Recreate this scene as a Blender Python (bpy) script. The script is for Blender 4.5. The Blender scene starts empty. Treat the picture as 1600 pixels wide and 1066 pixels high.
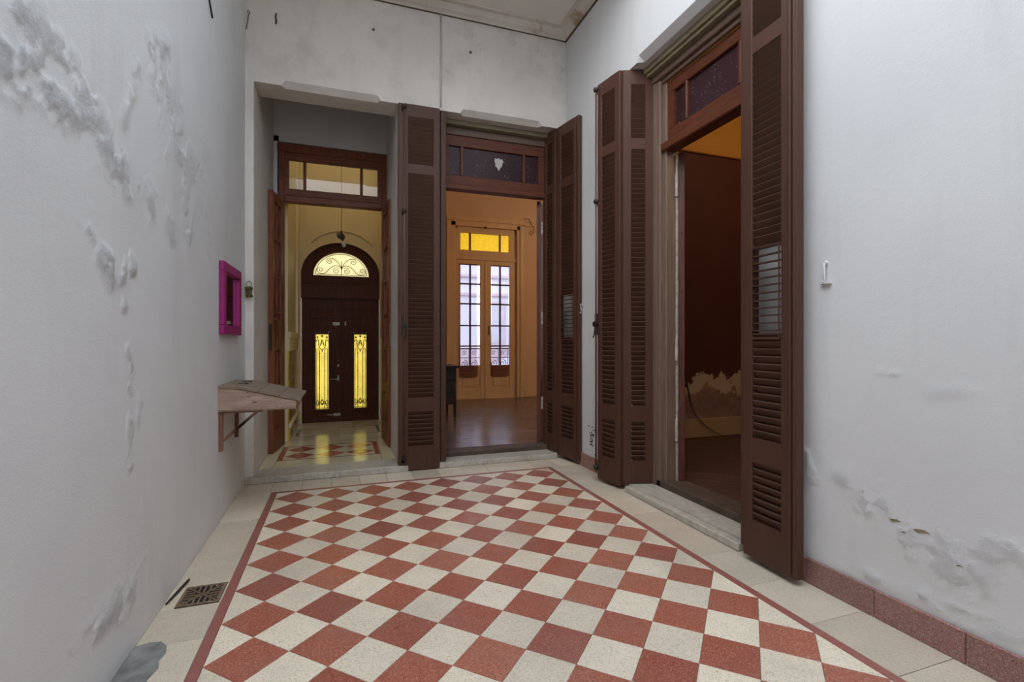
import bpy, bmesh, math, random
import numpy as np
from mathutils import Vector, Matrix
random.seed(7)
S = bpy.context.scene
COL = S.collection

# ------------------------------------------------------------------ camera, world, exposure
YAW = 0.334456
cam_d = bpy.data.cameras.new('camera'); cam = bpy.data.objects.new('camera', cam_d); COL.objects.link(cam)
cam.location = (0.47126, -4.14278, 1.16992)
cam.rotation_euler = (math.pi/2, 0, -YAW)
cam_d.sensor_width = 36.0; cam_d.lens = 764.81/1600*36.0
cam_d.clip_start = 0.02; cam_d.clip_end = 200
S.camera = cam
W = bpy.data.worlds.new('overcast_sky'); S.world = W; W.use_nodes = True
bg = W.node_tree.nodes['Background']
bg.inputs['Color'].default_value = (0.77, 0.87, 1.0, 1)
bg.inputs['Strength'].default_value = 3.4
S.view_settings.view_transform = 'Standard'; S.view_settings.look = 'None'
S.view_settings.gamma = 1.0; S.view_settings.use_curve_mapping = False
S.view_settings.exposure = 0.36
sun_d = bpy.data.lights.new('veiled_sun', 'SUN'); sun_d.energy = 1.9; sun_d.angle = math.radians(50); sun_d.color = (1.0, 0.97, 0.93)
sun = bpy.data.objects.new('veiled_sun', sun_d); COL.objects.link(sun)
sun.rotation_euler = Vector((0.50, 0.66, -0.58)).to_track_quat('-Z', 'Y').to_euler()   # sun veiled by thin cloud, high behind the viewer
COVER_Y = -1.25          # the gallery roof ends here, the patio is open to the sky beyond

# ------------------------------------------------------------------ helpers
def lin(h):
    h = h.lstrip('#'); o = []
    for i in (0, 2, 4):
        c = int(h[i:i+2], 16)/255
        o.append(c/12.92 if c <= 0.04045 else ((c+0.055)/1.055)**2.4)
    return (*o, 1.0)

class NT:
    """small wrapper to write node trees"""
    def __init__(s, name):
        s.m = bpy.data.materials.new(name); s.m.use_nodes = True
        s.t = s.m.node_tree; s.t.nodes.clear()
        s.out = s.n('ShaderNodeOutputMaterial')
        s._pos = None
    def n(s, ty, **kw):
        nd = s.t.nodes.new(ty)
        for k, v in kw.items(): setattr(nd, k, v)
        return nd
    def l(s, a, b): s.t.links.new(a, b)
    def put(s, sock, v):
        if hasattr(v, 'links') or isinstance(v, bpy.types.NodeSocket): s.l(v, sock)
        else: sock.default_value = v
    @property
    def pos(s):
        if s._pos is None: s._pos = s.n('ShaderNodeNewGeometry').outputs['Position']
        return s._pos
    def noise(s, scale, detail=4, rough=0.55, vec=None, stretch=None, dist=0.0):
        nd = s.n('ShaderNodeTexNoise'); nd.inputs['Scale'].default_value = scale
        nd.inputs['Detail'].default_value = detail; nd.inputs['Roughness'].default_value = rough
        nd.inputs['Distortion'].default_value = dist
        v = vec or s.pos
        if stretch:
            mp = s.n('ShaderNodeMapping'); mp.inputs['Scale'].default_value = stretch; s.l(v, mp.inputs['Vector']); v = mp.outputs['Vector']
        s.l(v, nd.inputs['Vector']); return nd.outputs['Fac']
    def voro(s, scale, feature='F1', vec=None, out='Distance'):
        nd = s.n('ShaderNodeTexVoronoi', feature=feature); nd.inputs['Scale'].default_value = scale
        s.l(vec or s.pos, nd.inputs['Vector']); return nd.outputs[out]
    def ramp(s, f, a, b, lo=0.0, hi=1.0):
        nd = s.n('ShaderNodeMapRange'); s.l(f, nd.inputs['Value'])
        nd.inputs['From Min'].default_value = a; nd.inputs['From Max'].default_value = b
        nd.inputs['To Min'].default_value = lo; nd.inputs['To Max'].default_value = hi
        return nd.outputs['Result']
    def mix(s, f, a, b):
        nd = s.n('ShaderNodeMix', data_type='RGBA'); s.put(nd.inputs['Factor'], f)
        s.put(nd.inputs[6], a); s.put(nd.inputs[7], b); return nd.outputs[2]
    def math(s, op, a, b=0.0):
        nd = s.n('ShaderNodeMath', operation=op); s.put(nd.inputs[0], a); s.put(nd.inputs[1], b); return nd.outputs[0]
    def sep(s, v=None):
        nd = s.n('ShaderNodeSeparateXYZ'); s.l(v or s.pos, nd.inputs[0]); return nd.outputs
    def attr(s, name):
        return s.n('ShaderNodeAttribute', attribute_name=name).outputs['Fac']
    def rnd(s): return s.n('ShaderNodeObjectInfo').outputs['Random']
    def bump(s, h, strength=0.3, dist=0.01, normal=None):
        nd = s.n('ShaderNodeBump'); nd.inputs['Strength'].default_value = strength; nd.inputs['Distance'].default_value = dist
        s.l(h, nd.inputs['Height'])
        if normal: s.l(normal, nd.inputs['Normal'])
        return nd.outputs['Normal']
    def principled(s, col, rough=0.5, metal=0.0, normal=None, coat=0.0, spec=0.5):
        p = s.n('ShaderNodeBsdfPrincipled')
        s.put(p.inputs['Base Color'], col); s.put(p.inputs['Roughness'], rough); s.put(p.inputs['Metallic'], metal)
        p.inputs['Coat Weight'].default_value = coat; p.inputs['Specular IOR Level'].default_value = spec
        if normal: s.l(normal, p.inputs['Normal'])
        s.l(p.outputs[0], s.out.inputs['Surface']); return p

M = {}
def mottled(name, c1, c2, scale=4, rough=0.6, bump_scale=40, bump=0.2, bdist=0.004, detail=5, stretch=None, metal=0.0, coat=0.0, spec=0.5, rand=0.0):
    t = NT(name)
    f = t.ramp(t.noise(scale, detail, stretch=stretch), 0.3, 0.7)
    col = t.mix(f, lin(c1), lin(c2))
    if rand:
        hsv = t.n('ShaderNodeHueSaturation'); t.l(col, hsv.inputs['Color'])
        t.l(t.ramp(t.rnd(), 0, 1, 1-rand, 1+rand), hsv.inputs['Value']); col = hsv.outputs['Color']
    nrm = t.bump(t.noise(bump_scale, 4, stretch=stretch), bump, bdist) if bump else None
    t.principled(col, rough, metal, nrm, coat, spec); M[name] = t.m; return t.m

# painted plaster; the mesh attribute "peel" says where the paint has lifted
def plaster(name, c1, c2, stain=None):
    t = NT(name)
    big = t.ramp(t.noise(1.1, 5, 0.6), 0.35, 0.7)
    col = t.mix(big, lin(c1), lin(c2))
    drip = t.ramp(t.noise(2.0, 4, 0.6, stretch=(3, 3, 0.35)), 0.55, 0.8, 0, 0.25)
    col = t.mix(drip, col, lin('#b0aaa2'))
    if stain:        # a brown damp stain with its own outline, under the cornice
        x, y, z = t.sep()
        d = t.math('ADD', t.ramp(z, 3.75, 4.3), t.math('MULTIPLY', t.math('SUBTRACT', t.noise(2.2, 5, 0.65), 0.55), 2.2))
        side = t.ramp(x, 1.35, 2.3)
        col = t.mix(t.math('MULTIPLY', t.ramp(t.math('MULTIPLY', d, side), 0.35, 1.2, 0, 0.45), 1.0), col, lin('#8d7762'))
        mould = t.math('MULTIPLY', t.ramp(t.noise(9, 6, 0.75), 0.56, 0.72), t.ramp(t.noise(1.3, 3), 0.45, 0.7))
        col = t.mix(t.math('MULTIPLY', mould, 0.5), col, lin('#6f6a64'))
        col = t.mix(t.ramp(t.noise(3.3, 6, 0.7), 0.5, 0.75, 0, 0.30), col, lin('#97918a'))
    pe = t.attr('peel')
    fine = t.noise(190, 4, 0.6); mid = t.noise(26, 5, 0.65)
    crk = t.voro(34, 'DISTANCE_TO_EDGE', vec=None)
    flake = t.math('MULTIPLY', pe, t.math('ADD', t.noise(75, 7, 0.8), t.ramp(crk, 0, 0.08, -0.06, 0)))
    n1 = t.bump(fine, 0.35, 0.003)
    n2 = t.bump(mid, 0.16, 0.006, n1)
    n3 = t.bump(flake, 1.0, 0.010, n2)
    t.principled(col, 0.62, 0, n3, spec=0.3); M[name] = t.m
plaster('plaster', '#dcdbd9', '#d3d2d1')
plaster('plaster_back', '#e0d9d0', '#d3cbc2', stain=True)

# terrazzo tiles
def terrazzo(name, base, chipa, chipb, rough=0.38):
    t = NT(name)
    v = t.n('ShaderNodeTexVoronoi'); v.inputs['Scale'].default_value = 300; t.l(t.pos, v.inputs['Vector'])
    r = t.n('ShaderNodeSeparateColor'); t.l(v.outputs['Color'], r.inputs[0])
    col = t.mix(t.ramp(r.outputs[0], 0.62, 0.85), lin(base), lin(chipa))
    col = t.mix(t.ramp(r.outputs[1], 0.80, 0.97, 0, 0.8), col, lin(chipb))
    dirt = t.ramp(t.noise(2.6, 6, 0.65), 0.42, 0.75, 0, 0.28)
    col = t.mix(dirt, col, lin('#8d8178'))
    hsv = t.n('ShaderNodeHueSaturation'); t.l(col, hsv.inputs['Color'])
    t.l(t.ramp(t.rnd(), 0, 1, 0.86, 1.12), hsv.inputs['Value']); t.l(t.ramp(t.rnd(), 0, 1, 0.496, 0.503), hsv.inputs['Hue'])
    ro = t.ramp(t.noise(5, 5), 0.3, 0.7, rough-0.1, rough+0.15)
    t.principled(hsv.outputs[0], ro, 0, t.bump(t.noise(120, 3), 0.06, 0.001)); M[name] = t.m
terrazzo('tile_red', '#9d5541', '#bf7f69', '#7c3f30')
terrazzo('tile_cream', '#e5d5bb', '#eee0ca', '#a89a86')
terrazzo('tile_border', '#d2c3aa', '#dbcdb8', '#b3a28a', 0.42)
terrazzo('tile_strip', '#8e5048', '#a05e53', '#7a423b')
terrazzo('baseboard_terrazzo', '#95685e', '#b18e83', '#5c3a34', 0.55)
terrazzo('hall_cream', '#d8c9a6', '#e2d5b6', '#bfae8a', 0.12)
terrazzo('hall_red', '#a3573d', '#b1654a', '#8c4733', 0.12)
terrazzo('hall_grey', '#8a8470', '#97907b', '#6d6857', 0.16)
mottled('grout', '#6d6259', '#7f7469', 30, 0.9)
mottled('cement', '#686664', '#96938e', 13, 0.85, 60, 0.5)
# marble
def marble():
    t = NT('marble')
    vein = t.ramp(t.noise(3.5, 8, 0.7, dist=2.2), 0.44, 0.56)
    vein2 = t.math('SUBTRACT', 1.0, t.math('ABSOLUTE', t.math('SUBTRACT', t.math('MULTIPLY', vein, 2.0), 1.0)))
    col = t.mix(t.math('MULTIPLY', vein2, 0.45), lin('#bdb5a8'), lin('#8a8378'))
    stain = t.ramp(t.noise(2.4, 6, 0.7), 0.52, 0.66, 0, 0.6)
    col = t.mix(stain, col, lin('#8a7a69'))
    t.principled(col, 0.42, 0, t.bump(t.noise(50, 5), 0.15, 0.002)); M['marble'] = t.m
marble()
# woods and paints
mottled('shutter_paint', '#523629', '#4b3025', 6, 0.5, 30, 0.12, 0.002, stretch=(4, 4, 0.6), spec=0.3)
mottled('slat_paint', '#4f3528', '#452c21', 6, 0.55, 30, 0.1, 0.002, spec=0.35)
mottled('shutter_worn', '#65483c', '#54392e', 7, 0.5, 30, 0.15, 0.002, stretch=(4, 4, 0.6))
mottled('red_wood', '#6c3824', '#4c2516', 9, 0.45, 50, 0.25, 0.003, stretch=(8, 8, 0.8), spec=0.35)
mottled('red_wood_rail', '#6b3924', '#4c2716', 9, 0.48, 50, 0.25, 0.003, stretch=(0.8, 0.8, 8), spec=0.3)
mottled('red_wood_edge', '#5f2c1e', '#40190f', 9, 0.5, 50, 0.25, 0.003, stretch=(8, 8, 0.8))
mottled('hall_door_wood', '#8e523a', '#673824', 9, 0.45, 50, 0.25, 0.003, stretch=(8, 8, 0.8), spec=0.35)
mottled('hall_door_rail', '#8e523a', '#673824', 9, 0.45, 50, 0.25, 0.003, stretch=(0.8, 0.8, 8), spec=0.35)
mottled('frame_brown', '#5b463a', '#6d5748', 8, 0.55, 40, 0.25, 0.003, stretch=(6, 6, 0.7))
mottled('frame_tan', '#7d6656', '#6a5546', 8, 0.55, 40, 0.25, 0.003, stretch=(6, 6, 0.5))
mottled('khaki_moulding', '#8d8064', '#7a6e55', 12, 0.6)
mottled('worn_white', '#c9c0b2', '#8a7f72', 22, 0.6, 60, 0.4)
mottled('street_wood', '#5a3325', '#46251a', 7, 0.5, 40, 0.18, 0.002, stretch=(5, 5, 0.6), spec=0.2)
mottled('iron', '#15110e', '#221b16', 20, 0.5, 60, 0.2)
mottled('steel', '#aaa69f', '#8c8780', 20, 0.35, 60, 0.1, metal=0.9)
mottled('brass', '#7d6c42', '#57482a', 20, 0.42, 60, 0.1, metal=0.9)
mottled('grate_iron', '#6b5746', '#88705a', 40, 0.8, 90, 0.4, metal=0.0)
mottled('drain_dark', '#14110f', '#1c1815', 10, 0.9)
mottled('threshold_wood', '#5d4a3d', '#3d2f26', 10, 0.6, 60, 0.4, 0.004)
mottled('hall_paint', '#e6d4a8', '#dac797', 1.5, 0.5, 60, 0.12)
mottled('hall_pale', '#ecdcb4', '#e2d0a4', 1.5, 0.45, 60, 0.1)
mottled('hall_tile', '#dcb548', '#c39a34', 5, 0.14, 8, 0.35, 0.006, coat=0.3)
mottled('orange_paint', '#e0bf9a', '#d6b48d', 1.3, 0.6, 60, 0.12)
mottled('orange_wood', '#e2c193', '#d8b585', 3, 0.45, 40, 0.12, stretch=(3, 3, .5))
mottled('room_ceiling', '#cfa866', '#c39b59', 1.5, 0.7)
mottled('yellow_paint', '#c9933c', '#bb8631', 1.5, 0.6, 60, 0.1)
mottled('parquet', '#73605c', '#5b4a47', 5, 0.22, 50, 0.12, 0.002, rand=0.28)
mottled('dark_plank', '#54382a', '#432b1f', 6, 0.42, 50, 0.12, 0.002, rand=0.12)
mottled('dark_desk_wood', '#1c1614', '#2a201b', 6, 0.35, 40, 0.1)
mottled('weathered_board', '#93806d', '#746253', 7, 0.8, 70, 0.5, 0.004, stretch=(1, 5, 5))
def bare_pink_wood():
    t = NT('bare_pink_wood')
    f = t.ramp(t.noise(10, 6, 0.65, stretch=(0.6, 4, 5)), 0.35, 0.65)
    col = t.mix(f, lin('#b59c8a'), lin('#97796a'))
    wear = t.ramp(t.noise(16, 6, 0.75, stretch=(0.7, 2, 3)), 0.60, 0.66)
    col = t.mix(wear, col, lin('#5c4334'))
    t.principled(col, 0.75, 0, t.bump(t.noise(70, 5, stretch=(1, 4, 4)), 0.4, 0.003)); M['bare_pink_wood'] = t.m
bare_pink_wood()
mottled('bracket_wood', '#8a5c48', '#6f4636', 14, 0.7, 60, 0.3)
mottled('magenta_paint', '#a11d6e', '#8b1560', 14, 0.5, 40, 0.3, 0.003)
mottled('lamp_enamel', '#4c5148', '#3b4038', 10, 0.4)
mottled('facade_paint', '#efedf1', '#e6e3e9', 0.6, 0.8)
mottled('facade_pink', '#dfcdd2', '#d6c3c9', 0.6, 0.8)
mottled('asphalt', '#77767a', '#848388', 3, 0.9)
mottled('car_paint', '#dcdde2', '#d2d3d9', 2, 0.25, 40, 0)
mottled('dark_glass', '#23262b', '#2b2f35', 2, 0.1, 40, 0)
mottled('tyre', '#18181a', '#202022', 8, 0.8)
mottled('cable_black', '#1a1614', '#241e1a', 8, 0.6)
mottled('cornice_dark', '#6f5d4b', '#4b3d31', 8, 0.8)
mottled('old_cable', '#4a3d35', '#392e28', 8, 0.7)
mottled('conduit_paint', '#c6c2bb', '#bab5ad', 6, 0.6)
mottled('hook_white', '#d6d4d0', '#c5c2bd', 12, 0.5)
mottled('ceiling_paint', '#ebe5dd', '#ded7ce', 1.2, 0.75, 40, 0.15)
def cornice_paint():
    t = NT('cornice_paint')
    f = t.ramp(t.noise(3.2, 6, 0.7), 0.50, 0.60)
    x, y, z = t.sep()
    col = t.mix(t.ramp(t.noise(2, 5), 0.3, 0.7), lin('#d9d1c7'), lin('#c6bcb0'))
    col = t.mix(t.math('MULTIPLY', f, t.ramp(x, 1.7, 2.6, 0.05, 0.95)), col, lin('#a07f5c'))
    t.principled(col, 0.7, 0, t.bump(t.noise(40, 5), 0.3, 0.004)); M['cornice_paint'] = t.m
cornice_paint()

def peeled_wall():
    """dark red paint, fallen off in a ragged band near the skirting to white primer and brown render"""
    t = NT('peeled_red_wall')
    x, y, z = t.sep()
    rag = t.math('MULTIPLY', t.math('SUBTRACT', t.noise(2.6, 7, 0.72), 0.5), 0.85)
    edge = t.math('ADD', z, rag)
    red = t.mix(t.ramp(t.noise(1.2, 4), 0.3, 0.7), lin('#572a22'), lin('#4d231c'))
    rend = t.mix(t.ramp(t.noise(7, 7, 0.7), 0.3, 0.7), lin('#a9836f'), lin('#7d5c4c'))
    prim = lin('#c9ae8c')
    lowm = t.math('LESS_THAN', t.math('ADD', z, t.math('MULTIPLY', t.math('SUBTRACT', t.noise(2.9, 6, 0.65), 0.5), 0.7)), 0.62)
    m1 = t.math('LESS_THAN', edge, 0.745)
    col = t.mix(m1, red, prim); col = t.mix(t.math('MULTIPLY', lowm, m1), col, rend)
    n = t.bump(m1, 0.5, 0.006); n = t.bump(t.math('MULTIPLY', t.noise(14, 7, 0.7), m1), 0.8, 0.03, n)
    # the sides: inverted so that paint stands proud of the render
    t.principled(col, 0.7, 0, n); M['peeled_red_wall'] = t.m
peeled_wall()
mottled('red_paint', '#572a22', '#4d231c', 1.5, 0.65)
mottled('skirting_tan', '#b59468', '#a5855c', 4, 0.5)

def glass(name, tint, gloss=0.12, rough=0.02, transl=0.0, noise=None):
    t = NT(name)
    tr = t.n('ShaderNodeBsdfTransparent'); tr.inputs[0].default_value = tint
    gl = t.n('ShaderNodeBsdfGlossy'); gl.inputs['Roughness'].default_value = rough; gl.inputs['Color'].default_value = (1, 1, 1, 1)
    base = tr.outputs[0]
    if transl:
        d = t.n('ShaderNodeBsdfTranslucent'); d.inputs[0].default_value = tint
        if noise: t.l(t.mix(t.ramp(t.noise(noise, 4), 0.35, 0.7), tint, tuple(c*0.72 for c in tint[:3])+(1,)), d.inputs[0])
        mx = t.n('ShaderNodeMixShader'); mx.inputs[0].default_value = transl
        t.l(base, mx.inputs[1]); t.l(d.outputs[0], mx.inputs[2]); base = mx.outputs[0]
    fr = t.n('ShaderNodeFresnel'); fr.inputs['IOR'].default_value = 1.45
    fac = t.math('MINIMUM', t.math('ADD', fr.outputs[0], gloss*0.3), 1.0)
    m2 = t.n('ShaderNodeMixShader'); t.l(fac, m2.inputs[0]); t.l(base, m2.inputs[1]); t.l(gl.outputs[0], m2.inputs[2])
    t.l(m2.outputs[0], t.out.inputs['Surface']); M[name] = t.m
glass('clear_glass', (0.93, 0.95, 0.96, 1))
glass('yellow_glass', (0.80, 0.60, 0.12, 1), transl=0.55, noise=30)
glass('street_glass', (1.0, 0.88, 0.33, 1), transl=0.6, noise=8)
glass('fan_glass', (1.0, 0.93, 0.62, 1), transl=0.6, noise=8)
mottled('dusty_glass', '#3a2226', '#2e1a1e', 5, 0.3, 40, 0.05)   # the transoms over the rooms: glass painted dark, speckled
def dusty():
    t = NT('speckled_dark_glass')
    base = t.mix(t.ramp(t.noise(3, 4), .3, .7), lin('#3c2428'), lin('#301d22'))
    sp = t.math('LESS_THAN', t.voro(55), 0.17)
    gate = t.ramp(t.noise(7, 4), 0.50, 0.56)
    col = t.mix(t.math('MULTIPLY', sp, gate), base, lin('#a79c98'))
    t.principled(col, 0.30, spec=0.25); M['speckled_dark_glass'] = t.m
dusty()
def sheer():
    t = NT('wine_sheer')
    d = t.n('ShaderNodeBsdfDiffuse'); d.inputs[0].default_value = lin('#6a2430')
    tl = t.n('ShaderNodeBsdfTranslucent'); tl.inputs[0].default_value = lin('#8a5a70')
    tr = t.n('ShaderNodeBsdfTransparent'); tr.inputs[0].default_value = (0.90, 0.86, 0.95, 1)
    a = t.n('ShaderNodeMixShader'); a.inputs[0].default_value = 0.35; t.l(d.outputs[0], a.inputs[1]); t.l(tl.outputs[0], a.inputs[2])
    b = t.n('ShaderNodeMixShader'); b.inputs[0].default_value = 0.52; t.l(a.outputs[0], b.inputs[2]); t.l(tr.outputs[0], b.inputs[1])
    t.l(b.outputs[0], t.out.inputs['Surface']); M['wine_sheer'] = t.m
sheer()
def mirror_mat():
    t = NT('mirror'); t.principled((0.75, 0.76, 0.76, 1), 0.03, 1.0); M['mirror'] = t.m
mirror_mat()

# --- geometry
class B:
    """collects shapes in world (or local) space for one mesh"""
    def __init__(s): s.bm = bmesh.new()
    def box(s, x0, x1, y0, y1, z0, z1, bev=0.0):
        x0, x1 = sorted((x0, x1)); y0, y1 = sorted((y0, y1)); z0, z1 = sorted((z0, z1))
        vs = [s.bm.verts.new((x, y, z)) for x in (x0, x1) for y in (y0, y1) for z in (z0, z1)]
        fs = [s.bm.faces.new([vs[i] for i in q]) for q in ((0,1,3,2),(4,6,7,5),(0,4,5,1),(2,3,7,6),(0,2,6,4),(1,5,7,3))]
        if bev:
            es = list({e for f in fs for e in f.edges})
            bmesh.ops.bevel(s.bm, geom=es, offset=bev, segments=1, affect='EDGES', profile=0.5)
        return s
    def prism(s, pts, vec):
        """closed polygon of 3D points extruded along vec"""
        v = Vector(vec); a = [s.bm.verts.new(p) for p in pts]; b = [s.bm.verts.new(Vector(p)+v) for p in pts]
        n = len(pts)
        s.bm.faces.new(a); s.bm.faces.new(b[::-1])
        for i in range(n): s.bm.faces.new((a[i], b[i], b[(i+1) % n], a[(i+1) % n]))
        return s
    def tube(s, pts, r, seg=8, closed=False):
        P = [Vector(p) for p in pts]; rings = []
        n = len(P)
        for i, p in enumerate(P):
            if closed: d = P[(i+1) % n]-P[i-1]
            else: d = P[min(i+1, n-1)]-P[max(i-1, 0)]
            d.normalize(); up = Vector((0, 0, 1)) if abs(d.z) < 0.9 else Vector((0, 1, 0))
            a = d.cross(up).normalized(); b = d.cross(a)
            rr = r[i] if isinstance(r, (list, tuple)) else r
            rings.append([s.bm.verts.new(p+a*math.cos(2*math.pi*k/seg)*rr+b*math.sin(2*math.pi*k/seg)*rr) for k in range(seg)])
        m = n if closed else n-1
        for i in range(m):
            u, v = rings[i], rings[(i+1) % n]
            for k in range(seg): s.bm.faces.new((u[k], u[(k+1) % seg], v[(k+1) % seg], v[k]))
        if not closed: s.bm.faces.new(rings[0][::-1]); s.bm.faces.new(rings[-1])
        return s
    def lathe(s, prof, c=(0, 0, 0), axis='z', seg=20):
        """prof: list of (r, h) along axis"""
        rings = []
        for r, h in prof:
            ring = []
            for k in range(seg):
                a = 2*math.pi*k/seg; u, v = r*math.cos(a), r*math.sin(a)
                p = {'z': (u, v, h), 'y': (u, h, v), 'x': (h, u, v)}[axis]
                ring.append(s.bm.verts.new((p[0]+c[0], p[1]+c[1], p[2]+c[2])))
            rings.append(ring)
        for i in range(len(rings)-1):
            for k in range(seg): s.bm.faces.new((rings[i][k], rings[i][(k+1) % seg], rings[i+1][(k+1) % seg], rings[i+1][k]))
        s.bm.faces.new(rings[0][::-1]); s.bm.faces.new(rings[-1]); return s
    def xf(s, mat): bmesh.ops.transform(s.bm, matrix=mat, verts=s.bm.verts); return s
    def mesh(s, name):
        bmesh.ops.recalc_face_normals(s.bm, faces=s.bm.faces)
        me = bpy.data.meshes.new(name); s.bm.to_mesh(me); s.bm.free(); return me

def wpos(o):
    p = Vector((0, 0, 0))
    while o is not None: p += o.location; o = o.parent
    return p
def obj(name, b, mat, parent=None, smooth=False, label=None, recentre=True):
    """one mesh object; geometry given in world space, parents only translated"""
    me = b.mesh(name) if isinstance(b, B) else b
    c = Vector((0, 0, 0))
    if recentre:
        co = np.array([v.co[:] for v in me.vertices]); c = Vector(((co[:, 0].min()+co[:, 0].max())/2, (co[:, 1].min()+co[:, 1].max())/2, co[:, 2].min()))
        me.transform(Matrix.Translation(-c))
    me.materials.append(M[mat] if isinstance(mat, str) else mat)
    if smooth:
        for p in me.polygons: p.use_smooth = True
    o = bpy.data.objects.new(name, me); COL.objects.link(o)
    o.location = c - (wpos(parent) if parent else Vector((0, 0, 0)))
    if parent: o.parent = parent
    if label: o['label'] = label
    return o
def inst(o, parent, loc, rotz=0.0, name=None):
    c = o.copy(); COL.objects.link(c); c.parent = parent; c.location = loc; c.rotation_euler = (0, 0, rotz)
    return c
def thing(name, loc, label, cat, group=None, kind=None):
    o = bpy.data.objects.new(name, None); COL.objects.link(o); o.location = loc; o.empty_display_size = 0.1
    return tag(o, label, cat, group, kind)
def tag(o, label, cat, group=None, kind=None):
    o['label'] = label; o['category'] = cat
    if group: o['group'] = group
    if kind: o['kind'] = kind
    return o
def struct(o, label, cat): return tag(o, label, cat, kind='structure')

# numpy value noise for the relief of the old walls
def vnoise(u, v, seed):
    rs = np.random.RandomState(seed); T = rs.rand(256, 256)
    iu = np.floor(u).astype(int); iv = np.floor(v).astype(int); fu = u-iu; fv = v-iv
    fu = fu*fu*(3-2*fu); fv = fv*fv*(3-2*fv)
    g = lambda a, b: T[a % 256, b % 256]
    return (g(iu, iv)*(1-fu)+g(iu+1, iv)*fu)*(1-fv)+(g(iu, iv+1)*(1-fu)+g(iu+1, iv+1)*fu)*fv
def fbm(u, v, seed, octv=4):
    s = 0; a = 0.5
    for k in range(octv): s = s+a*vnoise(u*2**k, v*2**k, seed+k); a *= 0.5
    return s
def sstep(x, a, b):
    t = np.clip((x-a)/(b-a), 0, 1); return t*t*(3-2*t)
def relief_wall(name, axis, pos, sign, a0, a1, z0, z1, step, masks, mat, extra=None):
    """a wall face standing on `axis`=pos as a fine grid that swells where `masks` say; extra: box list joined behind"""
    na = int((a1-a0)/step)+1; nz = int((z1-z0)/step)+1
    A, Z = np.meshgrid(np.linspace(a0, a1, na), np.linspace(z0, z1, nz), indexing='ij')
    pe = np.zeros_like(A); wob = (fbm(A*3, Z*3, 11)-0.5)*0.5; wob2 = (fbm(A*9+40, Z*9, 17)-0.5)*0.18
    for (pa, pz, qa, qz, rad, amt) in masks:
        dx, dz = qa-pa, qz-pz; L2 = dx*dx+dz*dz+1e-9
        t = np.clip(((A-pa)*dx+(Z-pz)*dz)/L2, 0, 1)
        d = np.hypot(A-pa-t*dx, Z-pz-t*dz)+wob*min(rad*2.6, 0.5)+wob2*min(rad*7, 1)
        pe = np.maximum(pe, amt*(1-sstep(d, 0, rad*1.35)))
    patch = sstep(fbm(A*15+9, Z*13, 91, 5), 0.38, 0.55); pe = pe*(0.2+0.8*patch)
    rough = fbm(A*40, Z*30, 31, 3); crisp = np.abs(fbm(A*20+5, Z*15, 51, 4)-0.47)*2
    flake = sstep(fbm(A*14, Z*11, 71, 5), 0.44, 0.50)
    h = 0.004*fbm(A*1.3, Z*1.3, 3, 3)+pe*(0.0045*rough+0.0042*flake*pe+0.0038*(1-np.clip(crisp*3, 0, 1)))
    fade = np.minimum(np.minimum(A-a0, a1-A), np.minimum(Z-z0, z1-Z)); h = h*sstep(fade, 0, 0.05)+0.0005
    P = pos+sign*h
    co = np.stack([P, A, Z], -1) if axis == 'x' else np.stack([A, P, Z], -1)
    idx = np.arange(na*nz).reshape(na, nz)
    q = np.stack([idx[:-1, :-1], idx[1:, :-1], idx[1:, 1:], idx[:-1, 1:]], -1).reshape(-1, 4)
    flip = (axis == 'x' and sign < 0) or (axis == 'y' and sign > 0)
    if flip: q = q[:, ::-1]
    V = co.reshape(-1, 3); n0 = len(V); peel = pe.reshape(-1)
    faces = q.tolist(); verts = V.tolist()
    if extra:
        b = B(); extra(b); me0 = b.mesh('tmp')
        verts += [tuple(v.co) for v in me0.vertices]; faces += [[i+n0 for i in p.vertices] for p in me0.polygons]
        bpy.data.meshes.remove(me0)
    me = bpy.data.meshes.new(name); me.from_pydata(verts, [], faces); me.update()
    at = me.attributes.new('peel', 'FLOAT', 'POINT'); arr = np.zeros(len(verts), np.float32); arr[:n0] = peel; at.data.foreach_set('value', arr)
    sm = np.zeros(len(me.polygons), bool); sm[:len(q)] = True; me.polygons.foreach_set('use_smooth', sm)
    return obj(name, me, mat)

# ------------------------------------------------------------------ plan of the place (metres)
XL, XR, YB = -0.278, 2.615, 0.36            # patio walls
ZC = 4.28                                   # ceiling
ZL = 3.31                                   # lintel soffits
HS = 0.055                                  # hall floor above the patio
HR = 0.09                                   # rooms' floor above the patio
YS = -6.0                                   # far end of the open patio behind the camera
TOP = 6.4

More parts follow.
